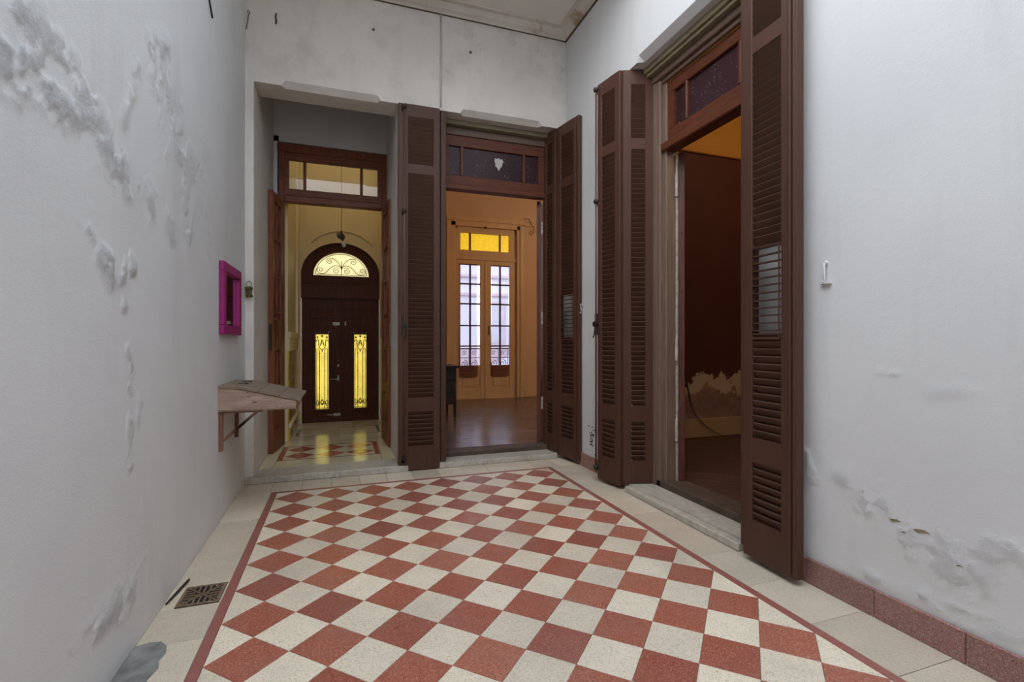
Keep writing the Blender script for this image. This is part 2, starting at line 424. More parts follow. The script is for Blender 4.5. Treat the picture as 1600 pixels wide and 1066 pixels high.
# ------------------------------------------------------------------ structure: patio walls
wl = relief_wall('wall_left', 'x', XL, 1, -3.0, YB, 0.0, ZC, 0.010,
    [(-2.72, 1.86, -2.45, 1.87, 0.10, 1.0), (-2.62, 1.95, -2.3, 1.93, 0.10, .8), (-2.45, 1.85, -2.05, 1.81, 0.09, 1.0), (-2.31, 1.88, -2.16, 1.88, 0.07, .7), (-2.1, 1.8, -1.75, 1.75, 0.08, .7), (-2.0, 1.97, -1.87, 2.25, 0.05, .6),
     (-1.72, 2.38, -1.55, 2.5, 0.07, .7), (-1.62, 2.3, -1.3, 2.0, 0.16, .6), (-1.35, 2.15, -0.9, 2.0, 0.16, .6), (-1.3, 1.95, -1.2, 1.75, 0.10, .6), (-1.5, 1.72, -1.47, 1.66, 0.05, .6),
     (-2.33, 1.53, -2.25, 1.5, 0.035, .9), (-2.17, 1.44, -2.06, 1.38, 0.05, 1.0), (-2.03, 1.40, -1.93, 1.45, 0.04, 1.0), (-2.05, 1.38, -2.0, 1.30, 0.03, .8), (-1.97, 1.13, -1.95, 1.06, 0.03, .8), (-1.95, 0.98, -1.94, 0.70, 0.03, .7), (-1.80, 1.0, -1.85, 0.87, 0.04, .5),
     (-2.38, 0.25, -2.22, 0.25, 0.04, .8), (-2.2, 0.24, -1.97, 0.22, 0.06, .9), (-1.95, 0.24, -1.8, 0.3, 0.03, .5), (-0.9, 2.3, -0.8, 1.6, 0.15, .25)],
    'plaster', lambda b: (b.box(XL-0.25, XL, YS, YB+0.02, -0.1, ZC+0.05), b.box(XL-0.25, XL, YS, COVER_Y, ZC+0.05, ZC+.25)))
struct(wl, 'white painted plaster wall with blistered and flaking paint', 'wall')

OY0, OY1 = -2.045, -0.80                    # doorway in the right wall
wr = relief_wall('wall_right', 'x', XR, -1, -3.4, -2.045, 0.10, ZC, 0.010,
    [(-2.37, 0.62, -2.40, 0.44, 0.07, 1.0), (-2.56, 0.53, -2.70, 0.46, 0.07, .8), (-2.64, 0.47, -2.72, 0.38, 0.07, .8), (-2.76, 0.44, -2.90, 0.40, 0.07, .6), (-2.85, 0.36, -3.0, 0.33, 0.08, .6), (-3.0, 0.42, -3.15, 0.46, 0.05, .5), (-2.66, 0.16, -2.95, 0.16, 0.035, .8), (-2.95, 0.15, -3.2, 0.2, 0.035, .6), (-2.7, 1.045, -2.8, 1.04, 0.02, .4), (-2.9, 0.97, -3.0, 0.99, 0.03, .3)],
    'plaster', lambda b: (b.box(XR, 2.95, YS, OY0, -0.1, ZC+0.05), b.box(XR, 2.95, OY1, YB+0.1, -0.1, ZC+0.05), b.box(XR, 2.95, OY0, OY1, ZL+0.055, ZC+0.05),
                          b.box(XR, 2.95, OY0, OY1, -0.1, 0.02), b.box(XR, 2.95, YS, COVER_Y, ZC+0.05, TOP)))
struct(wr, 'white painted plaster wall with lifting paint above the terrazzo skirting', 'wall')
# relief of the narrow strip between the shutters is left to the paint

NX0, NX1 = -0.214, 0.955                    # hall niche
PX0, PX1 = 1.328, 2.528                     # doorway to the orange room
YW = 0.63                                   # back of that wall
def back_extra(b):
    b.box(-0.6, NX0, YB, 1.80, -0.1, ZC+0.05)
    b.box(NX1, PX0, YB, YW, -0.1, ZC+0.05)
    b.box(PX1, 6.4, YB, YW, -0.1, ZC+0.05)
    b.box(NX0, NX1, YB, YW, ZL+0.055, ZC+0.05)
    b.box(PX0, PX1, YB, YW, ZL+0.055, ZC+0.05)
    b.box(NX0, PX1, YB, YW, -0.1, 0.02)
wb = relief_wall('wall_back', 'y', YB, -1, XL, XR, ZL+0.056, ZC, 0.02,
    [(2.0, 4.0, 2.5, 3.8, 0.3, .5), (1.3, 3.7, 1.5, 3.6, 0.2, .3), (0.5, 3.9, 0.5, 3.89, 0.05, .5), (1.5, 3.86, 1.51, 3.85, 0.06, .6), (1.0, 3.6, 1.25, 3.45, .2, .3)],
    'plaster_back', back_extra)
struct(wb, 'grey white plaster wall with damp stains above the two doorways', 'wall')

def lintel(parent, axis, fixed, a0, a1, depth, c0, c1, mat):
    """the beam over a doorway; its front edge has a stopped chamfer between c0 and c1"""
    b = B(); z0, z1 = ZL, ZL+0.055; ch, cz = 0.05, 0.045
    s = 1
    def P(a, d, z): return (a, fixed+d, z) if axis == 'y' else (fixed+d, a, z)
    def seg(u, v, prof): b.prism([P(u, d, z) for d, z in prof], (v-u, 0, 0) if axis == 'y' else (0, v-u, 0))
    full = [(0, z0), (depth, z0), (depth, z1), (0, z1)]
    cut = [(ch, z0), (depth, z0), (depth, z1), (0, z1), (0, z0+cz)]
    seg(a0, c0-0.03, full); seg(c0, c1, cut); seg(c1+0.03, a1, full)
    for u, v in ((c0-0.03, c0), (c1+0.03, c1)):       # sloped stops
        A = [P(u, d, z) for d, z in [(0, z0), (depth, z0), (depth, z1), (0, z1), (0, z0+0.0)]]
        lo = [P(u, 0, z0), P(u, depth, z0), P(u, depth, z1), P(u, 0, z1)]
        hi = [P(v, ch, z0), P(v, depth, z0), P(v, depth, z1), P(v, 0, z1), P(v, 0, z0+cz)]
        a = [b.bm.verts.new(p) for p in lo]; h = [b.bm.verts.new(p) for p in hi]
        b.bm.faces.new((a[0], a[1], h[1], h[0])); b.bm.faces.new((a[1], a[2], h[2], h[1])); b.bm.faces.new((a[2], a[3], h[3], h[2]))
        b.bm.faces.new((a[3], a[0], h[4], h[3])); b.bm.faces.new((a[0], h[0], h[4]))
    return obj('lintel', b, mat, parent)
lintel(wb, 'y', YB, NX0, NX1, YW-YB, 0.02, 0.77, 'plaster_back')
lintel(wb, 'y', YB, PX0, PX1, YW-YB, 1.55, 2.32, 'plaster_back')
lintel(wr, 'x', XR, OY0, OY1, 2.95-XR, -1.86, -0.93, 'plaster')

b = B().box(XL-0.25, XR+0.35, YS-0.25, YS, -0.1, TOP)
struct(obj('wall_front', b, 'plaster'), 'white patio end wall behind the viewer', 'wall')

# ceiling of the covered gallery and its cornice
b = B().box(XL-0.1, XR+0.2, COVER_Y, YB+0.2, ZC, ZC+0.22)
ce = struct(obj('ceiling', b, 'ceiling_paint'), 'off white plaster ceiling over the gallery end of the patio', 'ceiling')
def cornice(name, pts_dir):
    b = B(); (x0, y0), (x1, y1), (nx, ny) = pts_dir
    prof = [(0, -0.085), (0.016, -0.085), (0.020, -0.064), (0.045, -0.05), (0.075, -0.022), (0.08, -0.012), (0.118, -0.010), (0.122, 0.0), (0, 0.0)]
    b.prism([(x0+nx*d, y0+ny*d, ZC+z) for d, z in prof], (x1-x0, y1-y0, 0)); return b
tr = cornice('t', ((XL, YB), (XR, YB), (0, -1)))
struct(obj('trim_1', tr, 'cornice_paint'), 'stained plaster cornice along the back wall', 'cornice')
tr = cornice('t', ((XR, COVER_Y), (XR, YB), (-1, 0)))
struct(obj('trim_2', tr, 'cornice_paint'), 'stained plaster cornice along the right wall', 'cornice')
tr = cornice('t', ((XL, COVER_Y), (XL, YB), (1, 0)))
struct(obj('trim_3', tr, 'cornice_paint'), 'plaster cornice along the left wall', 'cornice')
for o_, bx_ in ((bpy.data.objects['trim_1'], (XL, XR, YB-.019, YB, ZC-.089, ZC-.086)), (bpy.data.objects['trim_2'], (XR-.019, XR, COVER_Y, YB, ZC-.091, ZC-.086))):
    obj('dark_line', B().box(*bx_), 'cornice_dark', o_)  # thin dark strip along the foot of the cornice
b = B().box(1.25, 1.256, COVER_Y, YB-0.16, ZC-0.006, ZC)
obj('cover_strip', b, 'cornice_paint', ce)

# ------------------------------------------------------------------ patio floor
TS = 0.2; D = TS*math.sqrt(2); GAP = 0.0016
b = B().box(XL-0.1, XR+0.1, YS, YB+0.02, -0.12, -0.004)
fl = struct(obj('floor', b, 'grout'), 'checkered terrazzo floor of red and cream diamonds with a pale border', 'floor')
def poly_tile(pts, name, mat, bev=0.0012, top=0.0, th=0.012, gap=GAP/2):
    """flat polygon tile with a small chamfer, shrunk for its joint; pts counter-clockwise"""
    n = len(pts); P = [Vector((p[0], p[1])) for p in pts]
    def inset(d):
        out = []
        for i in range(n):
            a, c, e = P[i-1], P[i], P[(i+1) % n]
            d1 = (c-a).normalized(); d2 = (e-c).normalized(); n1 = Vector((-d1.y, d1.x)); n2 = Vector((-d2.y, d2.x))
            k = (n1+n2); k = k/max(k.length_squared, 1e-6)*2
            out.append(c+k*d)
        return out
    bm = bmesh.new(); lev = [(inset(gap), top-th), (inset(gap), top-bev), (inset(gap+bev), top)]
    R = [[bm.verts.new((p.x, p.y, z)) for p in q] for q, z in lev]
    for u, v in zip(R, R[1:]):
        for i in range(n): bm.faces.new((u[i], u[(i+1) % n], v[(i+1) % n], v[i]))
    bm.faces.new(R[-1])
    x = B(); x.bm.free(); x.bm = bm
    return x
h = D/2
ROWS = 13          # rows of diamonds laid tile by tile; the paving behind the camera is one piece below
dia = [(0, -h), (h, 0), (0, h), (-h, 0)]
def proto(pts, mat):
    me = poly_tile(pts, 'tile', mat).mesh('tile'); me.materials.append(M[mat]); return me
me_red, me_cream = proto(dia, 'tile_red'), proto(dia, 'tile_cream')
tri_t = proto([(-h, 0), (0, -h), (h, 0)], 'tile_cream')       # along the back strip: flat side up
tri_l = proto([(0, -h), (h, 0), (0, h)], 'tile_cream')        # along the left strip
tri_r = proto([(0, h), (-h, 0), (0, -h)], 'tile_cream')
cor_l = proto([(0, 0), (0, -h), (h, 0)], 'tile_cream'); cor_r = proto([(0, 0), (-h, 0), (0, -h)], 'tile_cream')
zj = lambda: random.uniform(-0.0006, 0.0002)
def tile(me, x, y, z=None):
    o = bpy.data.objects.new('tile', me); COL.objects.link(o); o.parent = fl
    o.location = Vector((x, y, zj() if z is None else z))-fl.location; return o
for j in range(ROWS):
    for i in range(8):
        tile(me_red, (i+.5)*D, -(j+.5)*D)
    for i in range(1, 8):
        if j > 0: tile(me_cream, i*D, -j*D)
    if j > 0: tile(tri_l, 0, -j*D); tile(tri_r, 8*D, -j*D)
for i in range(1, 8): tile(tri_t, i*D, 0)
tile(cor_l, 0, 0); tile(cor_r, 8*D, 0)
# the rest of the paving behind the camera, joined
b = B()
def add_mesh(b, me, x, y):
    vs = [b.bm.verts.new((v.co.x+x, v.co.y+y, v.co.z)) for v in me.vertices]
    for p in me.polygons: b.bm.faces.new([vs[k] for k in p.vertices])
rest_c = B()
NR = int((-YS-0.45)/D)
for j in range(ROWS, NR):
    for i in range(8): add_mesh(b, me_red, (i+.5)*D, -(j+.5)*D)
    for i in range(1, 8): add_mesh(rest_c, me_cream, i*D, -j*D)
    add_mesh(rest_c, tri_l, 0, -j*D); add_mesh(rest_c, tri_r, 8*D, -j*D)
o = obj('red_paving', b, 'tile_red', fl); o['kind'] = 'stuff'
o = obj('cream_paving', rest_c, 'tile_cream', fl); o['kind'] = 'stuff'
SW = 0.042; YE = -NR*D
def flat(pts, mat, name='tile'): return obj(name, poly_tile(pts, name, mat, 0.0015, zj(), gap=(0.0014 if mat == 'tile_border' else GAP/2)), mat, fl)
flat([(-SW, YE), (0, YE), (0, 0), (-SW, SW)], 'tile_strip', 'border_strip')
flat([(8*D, YE), (8*D+SW, YE), (8*D+SW, SW), (8*D, 0)], 'tile_strip', 'border_strip')
flat([(0, 0), (8*D, 0), (8*D+SW, SW), (-SW, SW)], 'tile_strip', 'border_strip')
# pale border tiles: left, right, back
GX0, GX1, GY0, GY1 = -0.222, -0.052, -1.632, -1.448       # drain
y = SW
seams = [SW, -0.55, -1.05, -1.44, -1.64, -1.92, -2.25]
while seams[-1] > YE: seams.append(seams[-1]-0.40)
for a, c in zip(seams, seams[1:]):
    if abs(a+1.44) < 1e-6:          # around the grate
        flat([(XL, c), (GX0, c), (GX0, a), (XL, a)], 'tile_border')
        flat([(GX1, c), (-SW, c), (-SW, a), (GX1, a)], 'tile_border') if -SW-GX1 > 0.004 else None
    else: flat([(XL, c), (-SW, c), (-SW, a), (XL, a)], 'tile_border')
xr = [8*D+SW, XR]; y = SW; n = 0
while y > YE:
    y2 = y-0.335; flat([(xr[0], y2), (xr[1], y2), (xr[1], y), (xr[0], y)], 'tile_border'); y = y2
xs = np.linspace(XL, XR, 14)
for a, c in zip(xs, xs[1:]): flat([(a, SW), (c, SW), (c, YB), (a, YB)], 'tile_border')
# cement patch where the border is broken by the left wall
pp = [(-0.276, -1.905), (-0.23, -1.892), (-0.19, -1.90), (-0.163, -1.935), (-0.152, -1.985), (-0.16, -2.03), (-0.148, -2.075), (-0.162, -2.13), (-0.155, -2.22), (-0.17, -2.36), (-0.2, -2.5), (-0.276, -2.55)][::-1]
o = obj('cement_patch', poly_tile(pp, 'p', 'cement', 0.003, 0.004, 0.01, 0), 'cement', fl, label='grey cement patch in the border by the left wall')

# skirting of pink terrazzo on the right wall
def skirting(y0, y1, seams):
    b = B().box(XR-0.004, XR+0.002, y0, y1, 0, 0.10)
    for a, c in zip(seams, seams[1:]):
        t = B().box(XR-0.018, XR-0.003, c+0.001, a-0.001, 0.0, 0.118+random.uniform(-.004, .004), bev=0.003)
        obj('tile', t, 'baseboard_terrazzo', bs)
b = B().box(XR-0.004, XR+0.002, -5.2, OY0-0.005, 0, 0.10)
bs = struct(obj('baseboard_right', b, 'grout'), 'pink brown terrazzo skirting on the right wall', 'baseboard')
s_ = [OY0-0.005, -2.36, -2.69, -3.01, -3.34, -3.67, -4.0, -4.33, -4.66, -4.99, -5.2]
skirting(-5.2, OY0, s_)
for a, c in ((0.355, 0.02), (0.02, -0.31), (-0.31, -0.64), (-0.64, OY1+0.005)):
    obj('tile', B().box(XR-0.018, XR-0.001, c+0.001, a-0.001, 0.0, 0.12, bev=0.003), 'baseboard_terrazzo', bs)

# drain grate, stick, dirt
g = thing('drain_grate', ((GX0+GX1)/2, (GY0+GY1)/2, 0), 'rusty square cast iron drain grate in the floor border', 'drain grate')
gx, gy = (GX0+GX1)/2, (GY0+GY1)/2; gw, gd = (GX1-GX0)/2, (GY1-GY0)/2
obj('pit_shade', B().box(GX0, GX1, GY0, GY1, -0.0045, -0.003), 'drain_dark', g)  # flat dark plate; its colour stands for the shade in the drain hole
b = B()
for s in (-1, 1):
    b.box(gx-gw, gx+gw, gy+s*gd, gy+s*(gd-0.012), -0.003, 0.003, bev=0.001); b.box(gx+s*gw, gx+s*(gw-0.012), gy-gd+0.012, gy+gd-0.012, -0.003, 0.003)
obj('rim', b, 'grate_iron', g)
b = B()
for s in (-1, 1):       # bars running outward from the two diagonals
    for k in range(-3, 4):
        u = k*0.022; L0 = abs(u)*1.0+0.012
        if gw-0.012 > L0+0.006:
            b.box(gx+u-0.0035, gx+u+0.0035, gy+s*(L0*gd/gw), gy+s*(gd-0.01), -0.003, 0.002)
            b.box(gx+s*L0, gx+s*(gw-0.01), gy+u*gd/gw-0.0035, gy+u*gd/gw+0.0035, -0.003, 0.002)
    b.prism([(gx-gw+.01, gy-s*(gd-.01)-.005, -.003), (gx-gw+.01, gy-s*(gd-.01)+.005, -.003), (gx+gw-.01, gy+s*(gd-.01)+.005, -.003), (gx+gw-.01, gy+s*(gd-.01)-.005, -.003)], (0, 0, 0.0055))
obj('bars', b, 'grate_iron', g)
o = obj('wooden_stick', B().tube([(-0.262, -1.60, 0.008), (-0.247, -1.50, 0.009), (-0.232, -1.375, 0.008)], [0.004, 0.006, 0.005]), 'cable_black')
tag(o, 'thin dark stick lying beside the drain grate', 'stick')

# ------------------------------------------------------------------ marble steps and sills
b = B().box(XL+0.002, 1.035, 0.305, YB, 0.0, HS, bev=0.006).box(NX0, NX1, YB-0.01, 0.60, 0.0, HS)
struct(obj('trim_4', b, 'marble'), 'worn stained marble step at the entrance hall', 'step')
b = B().box(1.30, 2.50, 0.315, YB, 0.0, 0.05, bev=0.006).box(PX0, PX1, YB-0.01, 0.53, 0.0, 0.05)
struct(obj('trim_5', b, 'marble'), 'pale marble sill before the orange room', 'sill')
b = B().box(2.545, XR, -1.99, -0.84, 0.0, 0.045, bev=0.006).box(XR-0.01, 2.80, OY0, OY1, 0.0, 0.045)
struct(obj('trim_6', b, 'marble'), 'pale marble sill before the dark red room', 'sill')

# ------------------------------------------------------------------ louvered shutters
PITCH = 0.039
SECT = [(0.225, 0.535), (0.66, 2.68), (2.765, 3.19)]
_slat = {}
def slat_mesh(L, kind):
    key = (round(L, 3), kind)
    if key not in _slat:
        b = B()
        if kind == 'tilt':     # front edge high, back edge low
            t = 0.0045
            b.prism([(0, 0.004, 0.020), (0, 0.004+t*1.6, 0.020+t*1.2), (0, 0.038, -0.021), (0, 0.038-t*1.6, -0.021-t*1.2)], (L, 0, 0))
        else:
            b.box(0, L, 0.004, 0.030, -0.003, 0.003)
        me = b.mesh('slat'); me.materials.append(M['slat_paint']); _slat[key] = me
    return _slat[key]
def leaf(root, p0, p1, z0=0.03, z1=3.30, t=0.045, stl=0.065, str_=0.065, openz=None, name='shutter_leaf', mat='shutter_paint', sect=SECT):
    """p0->p1 in plan; the face is on the right-hand side of that direction. A frame with louver slats as sub-parts"""
    p0 = Vector(p0); p1 = Vector(p1); w = (p1-p0).length; ang = math.atan2(p1.y-p0.y, p1.x-p0.x)
    b = B()
    b.box(0, stl, 0, t, z0, z1, bev=0.003); b.box(w-str_, w, 0, t, z0, z1, bev=0.003)
    zs = [z0]+[z for s in sect for z in s]+[z1]
    for a, c in zip(zs[0::2], zs[1::2]): b.box(stl-0.001, w-str_+0.001, 0.002, t-0.002, a, c)
    me = b.mesh(name); me.materials.append(M[mat])
    o = bpy.data.objects.new(name, me); COL.objects.link(o); o.parent = root
    o.location = Vector((p0.x, p0.y, 0))-root.location; o.rotation_euler = (0, 0, ang)
    L = w-stl-str_+0.006
    for a, c in sect:
        n = max(1, round((c-a)/PITCH)); st = (c-a)/n
        for k in range(n):
            z = a+(k+.5)*st
            kind = 'open' if openz and openz[0] < z < openz[1] else 'tilt'
            s = bpy.data.objects.new('slat', slat_mesh(L, kind)); COL.objects.link(s); s.parent = o; s.location = (stl-0.003, 0, z)
    if openz:
        f = B(); x0, x1 = stl+0.003, w-str_-0.006
        for x in (x0, x1): f.tube([(x, -0.004, openz[0]), (x, -0.004, openz[1])], 0.004, 6)
        f.tube([(x0, -0.004, openz[1]), (x1, -0.004, openz[1])], 0.0035, 6); f.box(x0, x1, -0.004, 0.004, openz[0]-0.012, openz[0])
        me = f.mesh('tilt_frame'); me.materials.append(M[mat]); q = bpy.data.objects.new('tilt_frame', me); COL.objects.link(q); q.parent = o
    return o
def local_part(o, b, name, mat, smooth=False):
    me = b.mesh(name); me.materials.append(M[mat])
    if smooth:
        for p in me.polygons: p.use_smooth = True
    q = bpy.data.objects.new(name, me); COL.objects.link(q); q.parent = o; return q
def bolt_rod(o, x, z0=0.10, z1=3.26):
    b = B().tube([(x, -0.012, z0), (x, -0.012, z1)], 0.008, 8)
    local_part(o, b, 'bolt_rod', 'shutter_worn', True)
    for z in (z1, 2.33, 0.12):
        k = B().lathe([(0.004, -0.022), (0.016, -0.016), (0.022, 0), (0.016, 0.016), (0.004, 0.022)], (x, -0.014, z), 'z', 12); local_part(o, k, 'rod_knob', 'iron', True)
        k = B().box(x-0.022, x+0.022, -0.006, 0.0, z-0.04, z-0.02); local_part(o, k, 'rod_bracket', 'shutter_worn')
    k = B().box(x-0.022, x+0.022, -0.010, 0.0, 1.22, 1.40, bev=0.003).lathe([(0.024, -0.032), (0.024, -0.008)], (x, 0, 1.31), 'y', 14).tube([(x, -0.03, 1.31), (x+0.02, -0.04, 1.27), (x+0.012, -0.04, 1.22), (x-0.01, -0.036, 1.20)], 0.006, 6)
    local_part(o, k, 'bolt_handle', 'iron')

shA = thing('louvered_shutter', (1.13, 0.335, 0), 'dark brown louvered shutter with a long bolt rod, folded on the pier between two doorways', 'shutter', 'folding louvered shutters')
lA = leaf(shA, (1.012, 0.308), (1.318, 0.308), z0=0.008, stl=0.022, str_=0.058)
strip = B().box(-0.066, -0.001, -0.006, 0.045, 0.062, 3.295, bev=0.004).box(-0.012, 0.004, -0.012, 0.0, 0.062, 3.295)
local_part(lA, strip, 'meeting_stile', 'shutter_paint')
bolt_rod(lA, -0.016)
lA2 = leaf(shA, (1.384, 0.345), (1.384, 0.585), z0=0.056, stl=0.05, str_=0.05, t=0.05)
shB = thing('louvered_shutter', (2.53, 0.2, 0), 'dark brown louvered shutter half open in the corner, hinged to the orange doorway', 'shutter', 'folding louvered shutters')
lB = leaf(shB, (2.503, 0.335), (2.572, -0.005), z0=0.035, stl=0.062, str_=0.088, openz=(1.19, 1.64), t=0.04)
local_part(lB, B().tube([((0.30), -0.006, 0.06), ((0.30), -0.006, 3.28)], 0.007, 6), 'edge_bead', 'shutter_paint')
lB2 = leaf(shB, (2.462, 0.585), (2.490, 0.350), z0=0.056, stl=0.06, str_=0.06, t=0.036)
shC = thing('louvered_shutter', (2.6, -0.78, 0), 'dark brown louvered shutter folded in two beside the tan jamb of the red room', 'shutter', 'folding louvered shutters')
lC = leaf(shC, (2.482, -0.525), (2.530, -0.792), z0=0.03, stl=0.05, str_=0.06, t=0.045)
bolt_rod(lC, -0.004)
lC2 = leaf(shC, (2.556, -0.800), (2.785, -0.870), z0=0.05, stl=0.066, str_=0.062, t=0.04)
shD = thing('louvered_shutter', (2.56, -2.2, 0), 'dark brown louvered shutter beside the wall hook, standing out from the white wall', 'shutter', 'folding louvered shutters')
lD = leaf(shD, (2.512, -2.062), (2.506, -2.392), z0=0.03, stl=0.060, str_=0.088, openz=(1.19, 1.655), t=0.05)
local_part(lD, B().tube([(0.300, -0.004, 0.05), (0.300, -0.004, 3.29)], 0.008, 8).tube([(0.322, -0.004, 0.05), (0.322, -0.004, 3.29)], 0.006, 8), 'edge_bead', 'shutter_paint')
lD2 = leaf(shD, (2.79, -2.004), (2.55, -2.004), z0=0.05, stl=0.06, str_=0.06, t=0.04)

# ------------------------------------------------------------------ doorway to the orange room
d2 = struct(thing('door_2', (1.95, 0.58, 0.05), 'reddish wooden door frame with a dark three pane transom', 'doorway'), 'reddish brown door frame with three dark speckled transom panes, opening to the orange room', 'door frame')
FY0, FY1 = 0.56, 0.64
obj('jamb', B().box(PX0, 1.418, FY0+.02, FY1, 0.05, ZL, bev=0.004), 'frame_brown', d2)
obj('jamb', B().box(2.478, PX1, FY0+.02, FY1, 0.05, ZL, bev=0.004), 'frame_brown', d2)
obj('head_moulding', B().box(PX0, PX1, 0.50, FY1, 3.265, ZL, bev=0.004), 'khaki_moulding', d2)
obj('head', B().box(1.418, 2.478, FY0, FY1, 3.19, 3.265, bev=0.006), 'frame_brown', d2)
sash = obj('transom_sash', B().box(1.418, 2.478, 0.575, 0.625, 3.085, 3.19, bev=.004).box(1.418, 2.478, 0.575, 0.625, 2.71, 2.80, bev=.004).box(1.418, 1.46, 0.576, 0.624, 2.80, 3.085).box(2.40, 2.478, 0.576, 0.624, 2.80, 3.085), 'red_wood_rail', d2)
for x0, x1 in ((1.575, 1.605), (2.225, 2.255)): obj('muntin', B().box(x0, x1, 0.572, 0.626, 2.80, 3.085, bev=.004), 'red_wood', sash)
for x0, x1 in ((1.46, 1.575), (1.605, 2.225), (2.255, 2.40)): obj('pane', B().box(x0-.004, x1+.004, 0.597, 0.603, 2.796, 3.09), 'speckled_dark_glass', sash)
# pale scar on the middle pane
ang = np.linspace(0, 2*math.pi, 15)[:-1]
sc = [(1.975+u*.05, 0.5962, 2.965+v*.062) for u, v in ((0, -1.1), (.25, -.75), (.45, -.5), (.75, -.25), (.8, .2), (1, .45), (.7, .9), (.35, .75), (.1, 1), (-.4, .85), (-.75, .95), (-.9, .45), (-.7, 0), (-.75, -.35), (-.35, -.6))]
obj('paint_scar', B().prism(sc, (0, 0.001, 0)), 'conduit_paint', sash)
obj('transom_rail', B().box(1.418, 2.478, 0.555, 0.65, 2.655, 2.71, bev=.008), 'red_wood_rail', d2)
obj('threshold', B().box(PX0, PX1, 0.52, 0.70, 0.03, HR+0.005, bev=.008), 'threshold_wood', d2)
q0 = Vector((2.420, 0.668, HR+.01)); qd = Vector((.52, .854, 0)); qn = Vector((.854, -.52, 0))
lf = obj('door_leaf', B().prism([q0, q0+qn*.040, q0+qn*.040+qd*.5, q0+qd*.5], (0, 0, 2.55)), 'red_wood_edge', d2)
for z in (0.45, 1.35, 2.3): obj('hinge', B().tube([(2.474, 0.652, z), (2.474, 0.652, z+0.13)], 0.011, 8), 'worn_white', d2)
obj('lock_plate', B().box(2.4225, 2.4245, 0.662, 0.672, 1.02, 1.22), 'steel', d2)

# ------------------------------------------------------------------ doorway to the dark red room
d3 = thing('door_3', (2.85, -1.42, 0.05), '', '')
struct(d3, 'worn brown door frame with a reddish transom over the dark red room doorway', 'door frame')
FX0, FX1 = 2.80, 2.90
b = B().box(2.79, FX1+.05, -0.95, OY1, 0.045, ZL, bev=.004).box(2.785, 2.80, -0.90, -0.83, 0.045, ZL).box(2.815, 2.93, -0.995, -0.95, 0.045, ZL, bev=.004)
obj('jamb', b, 'frame_tan', d3)
obj('jamb', B().box(2.79, FX1+.05, OY0, -1.93, 0.045, ZL, bev=.004), 'frame_tan', d3)
obj('paint_edge', B().box(2.90, 2.916, -1.004, -0.994, HR, 2.60), 'worn_white', d3)
obj('head_moulding', B().box(2.715, FX1, OY0, OY1, 3.265, ZL, bev=.004).box(2.735, FX1, OY0, OY1, 3.24, 3.266, bev=.004), 'khaki_moulding', d3)
obj('head', B().box(2.775, FX1, OY0, OY1, 3.185, 3.245, bev=.006).box(2.80, FX1, -1.93, -0.95, 3.15, 3.19, bev=.006), 'frame_brown', d3)
sash = obj('transom_sash', B().box(2.83, 2.88, -1.93, -0.98, 3.06, 3.15, bev=.004).box(2.83, 2.88, -1.93, -0.98, 2.69, 2.785, bev=.004).box(2.831, 2.879, -1.065, -0.98, 2.785, 3.06).box(2.831, 2.879, -1.93, -1.85, 2.785, 3.06), 'red_wood_rail', d3)
for y0, y1 in ((-1.215, -1.19), (-1.72, -1.695)): obj('muntin', B().box(2.826, 2.88, y0, y1, 2.785, 3.06, bev=.004), 'red_wood', sash)
for y0, y1 in ((-1.19, -1.065), (-1.695, -1.215), (-1.85, -1.72)): obj('pane', B().box(2.852, 2.858, y0-.004, y1+.004, 2.78, 3.065), 'speckled_dark_glass', sash)
obj('painted_gap_light', B().box(2.826, 2.832, -1.93, -0.985, 3.145, 3.152), 'yellow_paint', sash)  # yellow strip painted as light showing through the gap over the sash
obj('transom_rail', B().box(2.79, 2.91, -1.95, -0.955, 2.625, 2.69, bev=.008), 'red_wood_rail', d3)
obj('threshold', B().box(2.79, 2.98, OY0, OY1-0.10, 0.03, HR+0.005, bev=.008), 'threshold_wood', d3)
dirv = Vector((0.625, 0.78, 0)); nrm = Vector((0.78, -0.625, 0)); p0 = Vector((2.925, -1.0, HR+.01))
lf = obj('door_leaf', B().prism([p0, p0+nrm*0.042, p0+nrm*0.042+dirv*0.46, p0+dirv*0.46], (0, 0, 2.52)), 'red_wood_edge', d3)
for z in (0.4, 1.02, 2.28): obj('hinge', B().tube([(2.898, -1.008, z), (2.898, -1.008, z+0.17)], 0.011, 8), 'worn_white', d3)
for z in (0.75, 1.45, 1.9): obj('bolt_hole', B().lathe([(0.006, -0.001), (0.006, 0.001)], tuple(p0+nrm*0.021+Vector((0, -0.001, z))), 'y', 8), 'iron', d3)

# ------------------------------------------------------------------ entrance hall
HX0, HX1, HY0, HY1 = -0.095, 1.012, 1.68, 3.0
